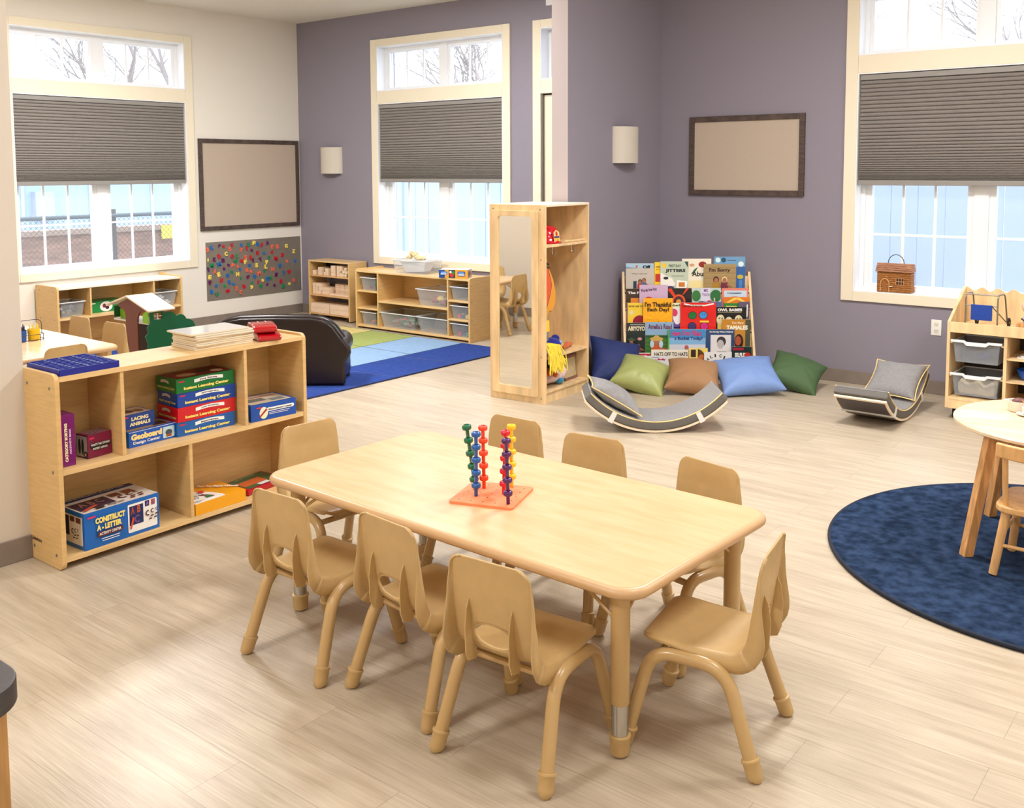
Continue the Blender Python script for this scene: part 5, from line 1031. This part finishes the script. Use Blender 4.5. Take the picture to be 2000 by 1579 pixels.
book('white picture book with red title band, bottom row far left', .010, .188, .099, .216, .34, (232, 224, 222), f)
def f(d, w, h): T_(d, 'HATS OFF TO HATS', w*.08, h*.66, w*.98, h*.86, (50, 40, 36), bold=.03); d.ell(w*.58, h*.40, .03, .02, (150, 40, 60))
book('cream Hats Off to Hats picture book in the bottom row', .194, .485, .099, .246, .36, (238, 232, 216), f)
def f(d, w, h): T_(d, 'Bully', w*.55, h*.62, w*.88, h*.8, (190, 30, 80), bold=.06); T_(d, "There's a", w*.3, h*.62, w*.52, h*.76, (150, 40, 60)); d.rect(w*.3, h*.88, w*.6, h*.91, (80, 100, 140))
book('white picture book about a bully, behind the light green pillow', .137, .330, .099, .200, .38, (236, 234, 236), f)
def f(d, w, h): d.rect(w*.2, h*.55, w*.78, h*.93, (60, 40, 34)).rect(w*.2, h*.1, w*.78, h*.48, (60, 40, 34))
book('narrow yellow picture book with two dark squares, bottom row', .492, .560, .099, .257, .35, (246, 222, 120), f)
def f(d, w, h): d.ell(w*.42, h*.50, .055, .07, (96, 60, 20)).ell(w*.66, h*.36, .035, .05, (206, 120, 70))
book('close up face picture book in the middle of the bottom row', .505, .640, .099, .255, .335, (240, 214, 110), f)
def f(d, w, h):
    for k, ch_ in enumerate('ALICIA'):
        a = radians(150-k*24); x, y = w*.5+cos(a)*w*.38, h*.30+sin(a)*h*.50; T_(d, ch_, x-.008, y-.012, x+(.003 if ch_ == 'I' else .010), y+.012, (40, 40, 46), rot=(a-pi/2)*.6, bold=.03)
    T_(d, 'HAS A', w*.36, h*.48, w*.62, h*.54, (60, 60, 60))
book('white Alicia picture book with arched lettering, bottom row', .606, .820, .099, .232, .38, (240, 238, 234), f)
def f(d, w, h): T_(d, 'SELFLESS', w*.15, h*.52, w*.80, h*.72, W_, bold=.05); d.ell(w*.8, h*.62, .025, .02, (190, 50, 40)).rect(w*.05, h*.84, w*.6, h*.95, (170, 30, 60))
book('dark green picture book at the right of the bottom row', .826, .979, .099, .269, .35, (30, 50, 46), f)
# ================================================================== floor pillows
def pillow(label, loc, rot, c, w_=.45, h_=.45, th=.15, seed=1, name='floor_pillow', group='floor pillows in front of the book display', rough=.7, parent=None, piping=None, c_mat=None):
    rnd = random.Random(seed); n = 18; b = MB(); vs = []; ph = [rnd.uniform(0, 6) for _ in range(6)]
    for sg in (1, -1):
        for i in range(n+1):
            for j in range(n+1):
                u, v = -1+2*i/n, -1+2*j/n
                e = (1-u**4)*(1-v**4); z = th/2*(max(0, (1-u*u)*(1-v*v))**.48)
                x = w_/2*u*(1-.12*(1-v*v)); y = h_/2*v*(1-.12*(1-u*u))
                ang = math.atan2(v, u); rr = sqrt(u*u+v*v)
                z += .007*sin(ang*9+ph[0]+2*rr)*rr*rr*(1-max(abs(u), abs(v)))*3
                z += .003*sin(5*u+3*v+ph[1])*(1-u*u)*(1-v*v)
                vs.append((x, y, sg*z))
    m_ = (n+1)*(n+1); fs = []
    for s_ in (0, 1):
        for i in range(n):
            for j in range(n):
                a = s_*m_+i*(n+1)+j; fs.append((a, a+1, a+n+2, a+n+1))
    b.add(vs, fs); fm = c_mat or mat('cotton_%d_%d_%d' % c, c, rough, bump=.25, bscale=35)
    t = parent or thing(name, label, 'pillow', loc, 0, group, rot)
    o = b.build('pillow_cover', fm, t, smooth=80, sub=1)
    if piping:
        pts = []
        for k in range(4*n):
            s_, q = divmod(k, n); u, v = [(-1+2*q/n, -1), (1, -1+2*q/n), (1-2*q/n, 1), (-1, 1-2*q/n)][s_]
            pts.append((w_/2*u*(1-.12*(1-v*v)), h_/2*v*(1-.12*(1-u*u)), 0))
        pp = MB().tube(pts, .004, 5, closed=True).build('piping', piping, t)
        if parent: pp.location = loc; pp.rotation_euler = rot
    if parent: o.location = loc; o.rotation_euler = rot
    return t
pillow('light green satin floor pillow left of the tan one', (5.345, -1.19, .118), (radians(24), radians(14), radians(20)), (160, 168, 102), .43, .40, .21, 1, rough=.45)
pillow('tan brown floor pillow in the middle of the pillow row', (5.68, -1.015, .122), (radians(23), radians(4), radians(26)), (160, 120, 82), .43, .40, .21, 2)
pillow('light blue floor pillow right of the tan one', (6.00, -.78, .128), (radians(26), radians(-4), radians(42)), (118, 148, 204), .50, .43, .20, 3, rough=.55)
pillow('dark green floor pillow at the right end of the pillow row', (6.245, -.46, .126), (radians(26), radians(16), radians(14)), (70, 98, 60), .42, .40, .19, 4)
pillow('navy blue floor pillow behind the tall mirror cabinet', (5.07, -1.13, .17), (radians(48), radians(12), radians(48)), (30, 46, 104), .44, .44, .22, 5)
# ================================================================== curved rockers
CUSH = mat('grey_canvas', (138, 136, 136), .8, var=.04, scale=60, bump=.3, bscale=160); CUSHS = mat('charcoal_canvas', (104, 100, 96), .85, bump=.3, bscale=160); PIPE = mat('cream_piping', (236, 206, 140), .6); VEN = mat('dark_laminate', (74, 66, 68), .4); BEND = mat('bent_birch', (238, 220, 192), .45)
def rocker(label, loc, rz, psgn, tilt=0):
    t = thing('curved_rocker', label, 'rocker', loc, 0, 'curved wooden rockers with grey cushions', (0, radians(tilt), rz))
    R = .6225; W2 = .168; n = 36
    def band(r0, r1, a0, a1, w_, w0=None):
        b = MB(); w0 = -w_ if w0 is None else w0
        pr_ = [(r0*sin(a), R-r0*cos(a)) for a in [radians(a0+(a1-a0)*i/n) for i in range(n+1)]]+[(r1*sin(a), R-r1*cos(a)) for a in [radians(a1+(a0-a1)*i/n) for i in range(n+1)]]
        k = len(pr_); h = n+1
        vs = [(x, w0, z) for x, z in pr_]+[(x, w_, z) for x, z in pr_]
        fs = [(i, (i+1) % k, k+(i+1) % k, k+i) for i in range(k)]
        for i in range(n):
            fs.append((i, i+1, k-2-i, k-1-i)); fs.append((k+i, k+i+1, 2*k-2-i, 2*k-1-i))
        b.add(vs, fs); return b
    band(R, R-.016, -46.6, 46.6, W2).build('bent_board', BEND, t, bevel=.003, smooth=30)
    band(R+.0012, R-.0005, -45, 45, W2-.012).build('dark_underside', VEN, t, smooth=30).location = (0, 0, .0012)
    band(R-.018, R-.066, -48.5, 48.5, W2+.004).build('cushion_side', CUSHS, t, bevel=.008, smooth=50)
    band(R-.064, R-.078, -48.5, 48.5, W2-.002).build('cushion_top', CUSH, t, bevel=.008, smooth=50)
    for s_ in (-1, 1):
        MB().tube([((R-.069)*sin(radians(-48.5+97*i/40)), s_*(W2+.001), R-(R-.069)*cos(radians(-48.5+97*i/40))) for i in range(41)], .004, 5).build('piping', PIPE, t)
        band(R+.003, R-.066, s_*28-1.6, s_*28+1.6, W2+.006).build('strap', mat('white_webbing', (226, 224, 220), .7), t)
    a = radians(psgn*31); rr = R-.135
    pillow('', (rr*sin(a), 0, R-rr*cos(a)), (0, -a, 0), (0, 0, 0), .37, .36, .13, 3+psgn, parent=t, c_mat=CUSH, piping=PIPE)
    return t
rocker('curved birch rocker with grey cushion, seen side on in the middle of the floor', (5.94, -2.06, .0035), radians(38.2), -1, 0)
rocker('curved birch rocker with grey cushion, standing by the purple wall', (7.03, -.885, .0035), radians(89.4), 1, 0)
# ================================================================== play kitchen style unit on the right
t = thing('storage_cart', 'rolling birch storage unit with wavy back and clear trays, under the right window', 'cart', (7.375, -.70, 0))
fw_, fd = 1.10, .40
for x in (0, fw_-.02): MB().prism([(0, .075), (fd, .075), (fd, .85), (fd-.02, .85), (0, .655)], x, x+.02, lambda a, c, h: (h, a, c)).build('side_panel', PLY, t, bevel=.003)
MB().box((.018, -.004, .583), (fw_-.02, .014, .652)).build('front_rail', PLY, t, bevel=.002); MB().box((.02, .014, .595), (fw_-.02, fd-.02, .612)).build('top_board', PLY, t)
wv = [(.02+(fw_-.04)*i/80, .836+.013*cos(2*pi*((.02+(fw_-.04)*i/80)-.02)/.099)) for i in range(81)]
MB().prism([(.02, .612)]+wv+[(fw_-.02, .612)], fd-.018, fd-.004, lambda a, c, h: (a, h, c)).build('wavy_back', PLY, t, smooth=30)
MB().box((.02, fd-.012, .14), (fw_-.02, fd-.004, .60)).build('back_panel', mat('dark_back_panel', (60, 42, 34), .6), t)
MB().box((.345, .004, .14), (.365, fd-.012, .583)).build('divider', PLY, t, bevel=.002)
for z in (.285, .432): MB().box((.365, .01, z), (fw_-.02, fd-.012, z+.010)).build('shelf_board', PLY, t)
MB().box((.02, -.002, .135), (fw_-.02, fd-.012, .152)).build('bottom_board', PLY, t); MB().box((.02, .0, .075), (fw_-.02, .015, .135)).build('kick_board', PLY, t)
for z in (.51, .29): MB().box((.02, .01, z), (.035, fd-.02, z+.008)).build('runner', PLY, t); MB().box((.33, .01, z), (.345, fd-.02, z+.008)).build('runner', PLY, t)
for x in (.05, fw_-.05):
    for y in (.06, fd-.06): caster(t, x, y, .075, .032)
XF, YF = 7.375, -.70
for lb, z in (('upper clear pull out tray in the rolling unit', .388), ('lower clear pull out tray with beige cloth in the rolling unit', .168)):
    tt = thing('pull_out_tray', lb, 'tray', (XF+.1825, YF+.165, z), 0, 'clear trays in the rolling unit'); b, r = bin_mesh(.285, .33, .138, .9, .004, .002)
    b.build('tub', CLRD, tt, bevel=.006, smooth=40); r.build('rim', RIMC, tt)
    h = MB(); pf = [(-.155, .150), (-.07, .150), (-.05, .132), (.05, .132), (.07, .150), (.155, .150), (.155, .134), (.078, .134), (.058, .116), (-.058, .116), (-.078, .134), (-.155, .134)]
    h.prism(pf, -.178, -.166, lambda a, c, hh: (a, hh, c)).build('front_grip', RIMC, tt, bevel=.002)
o = MB(); rnd = random.Random(3); n = 12
vs = [(-.12+.24*i/n, -.14+.26*j/n, .075+.02*sin(i*1.3)+.016*cos(j*1.9+i)) for i in range(n+1) for j in range(n+1)]; vs += [(-.11+.22*i/n, -.13+.24*j/n, .0) for i in range(n+1) for j in range(n+1)]
k = (n+1)**2; fs = [(i*(n+1)+j, i*(n+1)+j+1, (i+1)*(n+1)+j+1, (i+1)*(n+1)+j) for i in range(n) for j in range(n)]; fs += [tuple(k+q for q in f_) for f_ in fs]
ed = [i for i in range(n)]+[n+j*(n+1) for j in range(n)]+[(n+1)*(n+1)-1-i for i in range(n)]+[(n+1)*(n-j) for j in range(n)]
fs += [(ed[i], ed[(i+1) % len(ed)], k+ed[(i+1) % len(ed)], k+ed[i]) for i in range(len(ed))]
o.add(vs, fs); o = o.build('folded_cloth', mat('beige_canvas_cloth', (196, 182, 152), .85, var=.05, scale=20, bump=.3, bscale=60), smooth=60, sub=1); o.location = (XF+.1825, YF+.165, .172); tag(o, 'crumpled beige cloth in the lower clear tray', 'cloth')
o = MB().ball((0, 0, 0), .06, .05, .022).build('scarf', flat((70, 78, 140), .8)); o.location = (XF+.19, YF+.18, .416); tag(o, 'small blue scarf at the bottom of the upper clear tray', 'scarf')
for i in range(3):
    o = MB().prism(rrect(.30-.02*i, .22, .02, 4), 0, .008).build('white_tray', mat('glossy_white_tray', (226, 222, 216), .25), bevel=.002); o.location = (XF+.56+.012*i, YF+.16, .4425+.0095*i); tag(o, 'thin white tray on the upper shelf of the rolling unit, %s' % ('lowest', 'middle', 'topmost')[i], 'tray', 'white trays on the rolling unit')
t = thing('blue_basket', 'bright blue oval basket on the middle shelf of the rolling unit', 'basket', (XF+.54, YF+.15, .2955))
MB().lathe([(.11, 0), (.13, .02), (.14, .06), (.145, .06), (.142, .066), (.134, .064), (.122, .02), (0, .012)], n=28, sx=1, sy=.75).build('bowl', mat('bright_blue_plastic', (24, 92, 208), .25), t, smooth=50)
for k, x in enumerate((-.05, 0, .05)): o = MB().ball((0, 0, 0), .018).build('toy_berry', flat((150, 30, 50), .35)); o.location = (XF+.54+x, YF+.13, .326); tag(o, 'dark red toy berry in the blue basket, %s' % ('left', 'middle', 'right')[k], 'toy', 'red berries in the blue basket')
# toy walker frame
t = thing('toy_walker', 'toy metal walking frame with blue bag and black wheels, on the rolling unit', 'toy walker', (XF+.09, YF+.08, .6125)); GM = mat('dull_silver', (142, 134, 122), .35, metal=.7)
for s_ in (0, .195):
    MB().tube(bend([(s_, .0, .003), (s_, 0, .225), (s_+.02, .10, .225), (s_+.035, .12, .03)], .03, 4), .0055, 8).build('side_frame', GM, t)
    w = MB().tube([(s_+.045+.0, .12+.030*cos(a), .036+.028*sin(a)) for a in [2*pi*i/20 for i in range(20)]], .006, 8, closed=True).build('wheel', BLACK, t); MB().cyl((s_+.035, .12, .036), (s_+.05, .12, .036), .008, n=10).build('hub', GM, w)
MB().cyl((0, .005, .222), (.195, .005, .222), .005, n=8).build('hand_bar', GM, t); MB().cyl((0, .0, .15), (.195, .0, .15), .004, n=8).build('cross_bar', GM, t)
MB().tube([(.16, .0, .150), (.225, .11, .04)], .004, 6).build('brace', GM, t)
MB().box((.035, -.014, .055), (.165, -.004, .157)).build('blue_bag', mat('royal_blue_nylon', (14, 60, 150), .6, bump=.2, bscale=60), t, bevel=.003)
t = thing('wooden_base_doll', 'pale figure on a wooden block at the right edge of the rolling unit', 'toy figure', (XF+.43, YF+.09, .6125))
MB().box((-.03, -.03, 0), (.06, .04, .06)).build('wooden_block', OAK, t, bevel=.003); MB().ball((.03, 0, .165), .038, .034, .042).build('head', flat((226, 190, 164), .5), t); MB().tube([(.03, 0, .06), (.03, 0, .10), (.03, 0, .13)], [.025, .03, .015], 12).build('torso', flat((200, 196, 196), .6), t); MB().tube([(.0, -.03, .09), (.02, -.036, .075), (.05, -.03, .085)], .006, 6).build('black_strap', BLACK, t)
# wicker house basket
WK = mat('wicker', (196, 132, 66), .6, c2=(142, 84, 34), scale=60, stretch=(.6, .6, 3), bump=.8, bscale=180); WK2 = mat('wicker_roof', (196, 146, 112), .6, c2=(150, 96, 70), scale=50, stretch=(.4, 3, 3), bump=.8, bscale=180)
t = thing('wicker_basket', 'small wicker house shaped basket with round handle on the right window sill', 'basket', (6.682, .0, ZL0+.0085), radians(1))
bw, bd, bh = .248, .095, .155
MB().box((0, 0, 0), (bw, bd, bh)).build('body', WK, t, bevel=.006)
b = MB()
for k in range(10): z = .012+k*.0148; b.tube([(0, -.002, z), (bw, -.002, z), (bw+.002, 0, z), (bw+.002, bd, z)], .0028, 5)
b.build('woven_rows', WK, t)
b = MB(); b.prism([(-.010, bh), (bd+.01, bh), (bd*.5+.02, bh+.062), (bd*.5-.02, bh+.062)], -.008, bw+.008, lambda a, c, h: (h, a, c)); b.build('roof', WK2, t, bevel=.004)
b = MB()
for k in range(5): f_ = k/4; b.cyl((-.010, -.012+f_*.040, bh+.004+f_*.054), (bw+.01, -.012+f_*.040, bh+.004+f_*.054), .0048, n=7)
b.build('roof_rolls', WK2, t)
MB().tube([(bw/2+.058*cos(a), bd/2, bh+.062+.066*sin(a)) for a in [pi*i/16 for i in range(17)]], .0032, 8).build('handle', mat('dark_wire', (70, 80, 80), .4, metal=.5), t)
MB().tube([(.028, -.006, .006), (.028, -.006, .065)]+[(.060+.032*cos(a), -.006, .065+.036*sin(a)) for a in [pi-pi*i/10 for i in range(11)]]+[(.092, -.006, .006)], .0035, 6).build('door_arch', mat('pale_wicker', (220, 168, 110), .6), t)
MB().box((.142, -.0052, .062), (.198, -.004, .108)).build('window_panel', mat('dark_window_brown', (70, 36, 24), .7), t)
b = MB()
for x in (.142, .161, .180, .198): b.cyl((x, -.006, .060), (x, -.006, .110), .0016, n=5)
for z in (.060, .085, .110): b.cyl((.140, -.006, z), (.200, -.006, z), .0016, n=5)
b.build('window_bars', mat('pale_wicker', (220, 168, 110)), t); MB().cyl((.092, -.008, .045), (.118, -.008, .047), .004, n=8).build('toggle', mat('cream_bead', (236, 222, 200), .4), t)
# ================================================================== round table group
TOPW = mat('pale_birch_table', (236, 214, 180), .3, c2=(228, 200, 160), scale=4, stretch=(1, 6, 1), coat=.2)
t = thing('round_table', 'small round pale wood table with splayed oak legs on the navy rug', 'table', (8.41, -2.84, .0175))
MB().lathe([(.425, .536), (.437, .543), (.437, .554), (.432, .558), (0, .558)], n=80).build('table_top', TOPW, t, smooth=50)
for a in (226, 141, 46, 321):
    q = V((cos(radians(a)), sin(radians(a)), 0)); s_ = q.cross(V((0, 0, 1))); p0 = q*.435; p1 = q*.335; b = MB(); hw = .021; vs = []
    for p, z in ((p0, 0), (p1, .537)):
        for i, j in ((-1, -1), (1, -1), (1, 1), (-1, 1)): r_ = p+q*hw*i+s_*hw*j; vs.append((r_.x, r_.y, z))
    b.add(vs, [(0, 3, 2, 1), (4, 5, 6, 7), (0, 1, 5, 4), (1, 2, 6, 5), (2, 3, 7, 6), (3, 0, 4, 7)]).build('leg', OAK, t, bevel=.003)
for i in range(4):
    a, c = [V((cos(radians(k))*.335, sin(radians(k))*.335, 0)) for k in ((226, 141, 46, 321)[i], (226, 141, 46, 321)[(i+1) % 4])]
    dd = (c-a).normalized(); nn = dd.cross(V((0, 0, 1)))*.009; b = MB(); vs = [(p.x, p.y, z) for z in (.475, .537) for p in (a-nn, c-nn, c+nn, a+nn)]
    b.add(vs, [(0, 3, 2, 1), (4, 5, 6, 7), (0, 1, 5, 4), (1, 2, 6, 5), (2, 3, 7, 6), (3, 0, 4, 7)]).build('apron', OAK, t, bevel=.002)
t = thing('wooden_chair', 'small beech chair with curved back rail pushed against the round table', 'chair', (8.42, -3.135, .0215))
ST = .285
MB().prism(rrect(.37, .34, .07, 6), ST-.028, ST).build('seat', BEECH, t, bevel=.007, seg=3)
for (x, y, tx, ty) in ((-.175, -.165, -.14, -.13), (.175, -.165, .14, -.13), (-.172, .160, -.14, .12), (.172, .160, .14, .12)):
    MB().tube([(x, y, 0), (tx, ty, ST-.028)], [.0165, .0185], 16).build('leg', BEECH, t)
for y in (-.15, .142): MB().cyl((-.155, y, .12), (.155, y, .12), .008, n=10).build('stretcher', BEECH, t)
for x in (-.158, .158): MB().cyl((x, -.14, .155), (x, .135, .155), .008, n=10).build('stretcher', BEECH, t)
for x in (-.145, -.05, .05, .145):
    yb = -.135-.03*(1-(x/.16)**2); MB().tube([(x, -.13 if abs(x) > .1 else -.145, ST-.004), (x*1.02, yb-.012, ST+.20)], [.011, .011], 10).build('spindle', BEECH, t)
pts = [(-.185+.37*i/14, -.145-.045*(1-((i-7)/7)**2)) for i in range(15)]
b = MB(); vs = []
for (x, y) in pts: vs += [(x, y-.011, ST+.195), (x, y+.011, ST+.195), (x, y+.011, ST+.255), (x, y-.011, ST+.255)]
b.add(vs, [(0, 1, 2, 3), (56, 59, 58, 57)]+[(4*i+k, 4*i+(k+1) % 4, 4*i+4+(k+1) % 4, 4*i+4+k) for i in range(14) for k in range(4)]).build('back_rail', BEECH, t, bevel=.008, seg=3, smooth=50)
ZR = .5762
POR = mat('cream_stoneware', (232, 222, 208), .35)
t = thing('toy_bowl', 'cream toy bowl with a dark red piece in it on the round table', 'bowl', (8.205, -2.735, ZR))
MB().lathe([(.036, 0), (.040, .004), (.046, .048), (.043, .048), (.037, .008), (0, .006)], n=28).build('bowl_body', POR, t, smooth=50); MB().ball((-.048, 0, .043), .014, .012, .006).build('spout', POR, t)
o = MB().ball((0, 0, 0), .030, .024, .016).build('toy_chocolate', flat((112, 70, 66), .5)); o.location = (8.21, -2.735, ZR+.044); tag(o, 'dark red oval toy food lying in the cream bowl', 'toy food')
t = thing('toy_saucer', 'cream toy saucer nearest the edge of the round table', 'saucer', (8.262, -2.80, ZR)); MB().lathe([(.022, 0), (.03, .002), (.050, .007), (.050, .0085), (.028, .004), (0, .004)], n=30).build('plate', POR, t, smooth=50)
t = thing('toy_cup', 'cream toy cup on the saucer with a wooden spoon in it', 'cup', (8.262, -2.80, ZR+.0045)); MB().lathe([(.018, 0), (.026, .004), (.029, .034), (.0265, .034), (.023, .006), (0, .005)], n=24).build('cup_body', POR, t, smooth=50)
t = thing('toy_spoon', 'small wooden spoon leaning in the cream toy cup', 'spoon', (8.262, -2.80, ZR+.014)); MB().tube([(.008, 0, 0), (-.03, .01, .05)], .0022, 6).build('handle', OAK, t); MB().ball((.010, 0, 0), .008, .006, .004).build('bowl_end', OAK, t)
# ================================================================== counter corner, marker cups
t = thing('counter_top', 'dark grey counter with rounded corner at the lower left edge', 'counter', (0, 0, 0))
x1, y1 = 7.672, -6.872
MB().prism([(6.4, y1)]+arc((x1-.075, y1-.075), .075, 90, 0, 10)+[(x1, -8.3), (6.4, -8.3)], .862, .9).build('worktop', mat('charcoal_laminate', (62, 58, 60), .45, var=.08, scale=90), t, bevel=.003, smooth=30)
MB().box((6.45, -8.28, 0), (x1-.028, y1-.03, .862)).build('oak_panel', mat('oak_panel', (186, 140, 84), .45, var=.1, scale=8, stretch=(6, 6, .6)), t, bevel=.002)
t = thing('cup_caddy', 'black wire caddy holding marker cups on the far table', 'caddy', (2.50, -4.42, .5303))
WR = mat('black_wire', (30, 30, 32), .4)
for z in (.010, .045): MB().tube([(x, y, z) for x, y in rrect(.12, .20, .04, 4)], .0022, 5, closed=True).build('wire_ring', WR, t)
for x, y in rrect(.12, .20, .04, 2)[::2]: MB().cyl((x, y, .0), (x, y, .045), .0022, n=5).build('upright', WR, t)
MB().tube(bend([(0, -.1, .045), (0, -.1, .14), (0, .1, .14), (0, .1, .045)], .04, 4), .0022, 5).build('carry_loop', WR, t)
rnd = random.Random(7)
for nm_, y, c, lab_, mk in (('blue', -4.465, (24, 84, 170), 'blue cup beside the yellow one, packed with dark pens, on the far table', (40, 32, 52)), ('yellow', -4.375, (246, 200, 20), 'yellow cup full of yellow and white pens on the far table', (246, 222, 80))):
    t = thing('pen_cup', lab_, 'cup', (2.50, y, .5303), 0); MB().lathe([(.030, 0), (.036, .003), (.040, .078), (.038, .078), (.034, .006), (0, .005)], n=24).build('cup_body', mat('cup_'+nm_, c, .3), t, smooth=50)
    for k in range(9):
        a = 2*pi*k/9; r_ = .016 if k % 2 else .008; c2 = mk if k % 3 else ((240, 238, 230) if nm_ == 'yellow' else (90, 80, 110))
        o = MB().tube([(0, 0, 0), (cos(a)*.012, sin(a)*.012, .085), (cos(a)*.014, sin(a)*.014, .10+.004*(k % 4))], [.0042, .0042, .0015], 6).build('marker_pen', flat(c2, .4)); o.location = (2.50+cos(a)*r_, y+sin(a)*r_, .5303+.0065)
        tag(o, '%s pen standing in the %s cup on the far table' % (('dark' if k % 3 else 'greyish') if nm_ == 'blue' else ('yellow' if k % 3 else 'white'), nm_), 'pen', 'pens in the %s cup, %s ones' % (nm_, 'main' if k % 3 else 'other'))
# ================================================================== outdoors
struct(MB().box((-30, WT, -.4), (30, 40, -.2)).box((-40, -30, -.4), (-WT, WT, -.2)).build('ground_outside', mat('pale_ground', (190, 188, 180), .9, var=.1, scale=2)))
FEN = mat('pale_vinyl_fence', (186, 206, 234), .5)
fe = thing('vinyl_fence', 'pale white vinyl panel fence outside the purple wall windows', 'fence', (0, 0, 0))
for k in range(9):
    x0 = -3.5+k*2.2
    b = MB()
    for j in range(8): b.box((x0+j*.27, 3.0, -.2), (x0+j*.27+.262, 3.03, 2.05))
    b.box((x0, 2.99, 1.95), (x0+2.15, 3.05, 2.1)).box((x0, 2.99, -.15), (x0+2.15, 3.05, 0)); b.build('fence_panel', FEN, fe, smooth=0)
    MB().box((x0-.07, 2.96, -.2), (x0+.03, 3.08, 2.2)).build('post', FEN, fe, bevel=.01)
# beyond the cream wall window
PB = mat('pale_siding', (160, 184, 216), .7)
bl = thing('outbuilding', 'pale blue building wall behind the chain link fence, left window', 'building', (-9, 3, -.2))
MB().box((-.2, -9, 0), (0, 9, 2.6)).build('wall_panel', PB, bl)
b = MB()
for k in range(14): b.box((0, -8.5+k*1.3, 0), (.03, -8.44+k*1.3, 2.6))
b.build('seam_trim', mat('pale_seam', (176, 190, 208), .7), bl)
for y in (-2.6, 1.2, 4.4): MB().box((0, y-3, 1.0), (.16, y-2.65, 1.5)).build('wall_unit', mat('unit_grey', (170, 180, 192), .6), bl)
MB().box((-.6, -9.2, 2.6), (.15, 9.2, 2.75)).build('roof', mat('grey_roof', (150, 165, 185), .8), bl)
tb = thing('timber_wall', 'low brown timber retaining wall behind the chain link fence', 'wall', (-3.6, -1, -.2))
MB().box((-.15, -5, 0), (0, 5, 1.03)).build('board_panel', mat('brown_timber', (150, 116, 102), .85, var=.15, scale=3, stretch=(1, 1, 6)), tb)
MB().box((-.2, -5, 1.03), (.05, 5, 1.1)).build('cap_board', mat('timber_cap', (160, 140, 130), .8), tb)
MB().box((.052, 1.40, .90), (.07, 1.58, 1.09)).build('yellow_sign', mat('sign_yellow', (236, 224, 90), .6), tb)
cf = thing('chain_link_fence', 'grey chain link fence outside the left cream wall window', 'fence', (-2.5, -1, -.2))
WIRE = mat('galvanised_wire', (96, 92, 96), .6, metal=.3)
b = MB(); p = .062; zt = 1.34
y0, y1 = -2.0, 2.2; k = 0
y = y0-zt
while y < y1:
    for sg in (1, -1):
        a = (y, 0) if sg > 0 else (y+zt, 0); c = (y+zt, zt) if sg > 0 else (y, zt)
        # clip in y
        ya, za = a; yc, zc = c; 
        def cl(yv):
            tt = (yv-ya)/(yc-ya); return za+(zc-za)*tt
        lo, hi = max(min(ya, yc), y0), min(max(ya, yc), y1)
        if hi > lo: b.tube([(0, lo, cl(lo)), (0, hi, cl(hi))], .0028, 3, caps=False)
    y += p*sqrt(2)*.75
b.build('wire_mesh', WIRE, cf, smooth=0)
MB().cyl((0, y0, zt-.03), (0, y1, zt-.03), .024).build('top_rail', mat('dark_rail', (84, 96, 108), .6), cf)
for yy in (-1.9, .1, 2.1): MB().cyl((-.03, yy, 0), (-.03, yy, zt+.05), .03).build('post', WIRE, cf)
# bare trees
BARK = mat('grey_bark', (148, 138, 136), .9)
def tree_mesh(seed, h):
    rnd = random.Random(seed); b = MB()
    def br(p, d, l, r, k):
        q = p+d*l*.5+V((rnd.uniform(-.03, .03), rnd.uniform(-.03, .03), 0))*l; e = q+(d+V((rnd.uniform(-.12, .12), rnd.uniform(-.12, .12), .06))).normalized()*l*.5
        b.tube([p, q, e], [r, r*.85, r*.7], 5 if k < 2 else 3, caps=False)
        if k >= 7: return
        for i in range(2 if k else 3+rnd.randint(0, 1)):
            a = rnd.uniform(0, 2*pi); s = rnd.uniform(.3, .75)
            nd = (d+V((cos(a)*s, sin(a)*s, rnd.uniform(-.05, .25)))).normalized()
            br(e, nd, l*rnd.uniform(.62, .82), r*.66, k+1)
        if k > 1:
            a = rnd.uniform(0, 2*pi); nd = (d*.6+V((cos(a)*.7, sin(a)*.7, .1))).normalized(); br(q, nd, l*.55, r*.4, k+2); a += 2.2; br(p+d*l*.3, (d*.6+V((cos(a)*.7, sin(a)*.7, .1))).normalized(), l*.5, r*.35, k+3)
    br(V((0, 0, 0)), V((0, 0, 1)), h*.26, h*.016, 0)
    return b
tr = []
for s_, h_ in ((1, 8), (5, 9), (9, 7.5)):
    o = tree_mesh(s_, h_).build('bare_tree', BARK, smooth=0); tr.append(o)
spots = [(0, (-9.5, 15)), (1, (-4.2, 14)), (1, (.8, 13)), (0, (5.6, 13)), (2, (9.5, 16)),
         (0, (-15, 2)), (1, (-14.5, 8)), (2, (-20, 4)), (1, (-20.5, 10))]
seen = set()
for i, (k, (x, y)) in enumerate(spots):
    o = tr[k] if k not in seen else tr[k].copy()
    if k in seen: COL.objects.link(o)
    seen.add(k); o.location = (x, y, -.2); o.rotation_euler = (0, 0, i*1.3)
    if x < -12: tag(o, 'bare winter tree seen through the left cream wall window transom', 'tree', 'bare trees beyond the left window')
    elif x > 2.5: tag(o, 'bare winter tree seen through the right window transom', 'tree', 'bare trees beyond the right window')
    else: tag(o, 'bare winter tree seen through the middle purple wall window transom', 'tree', 'bare trees beyond the middle window')
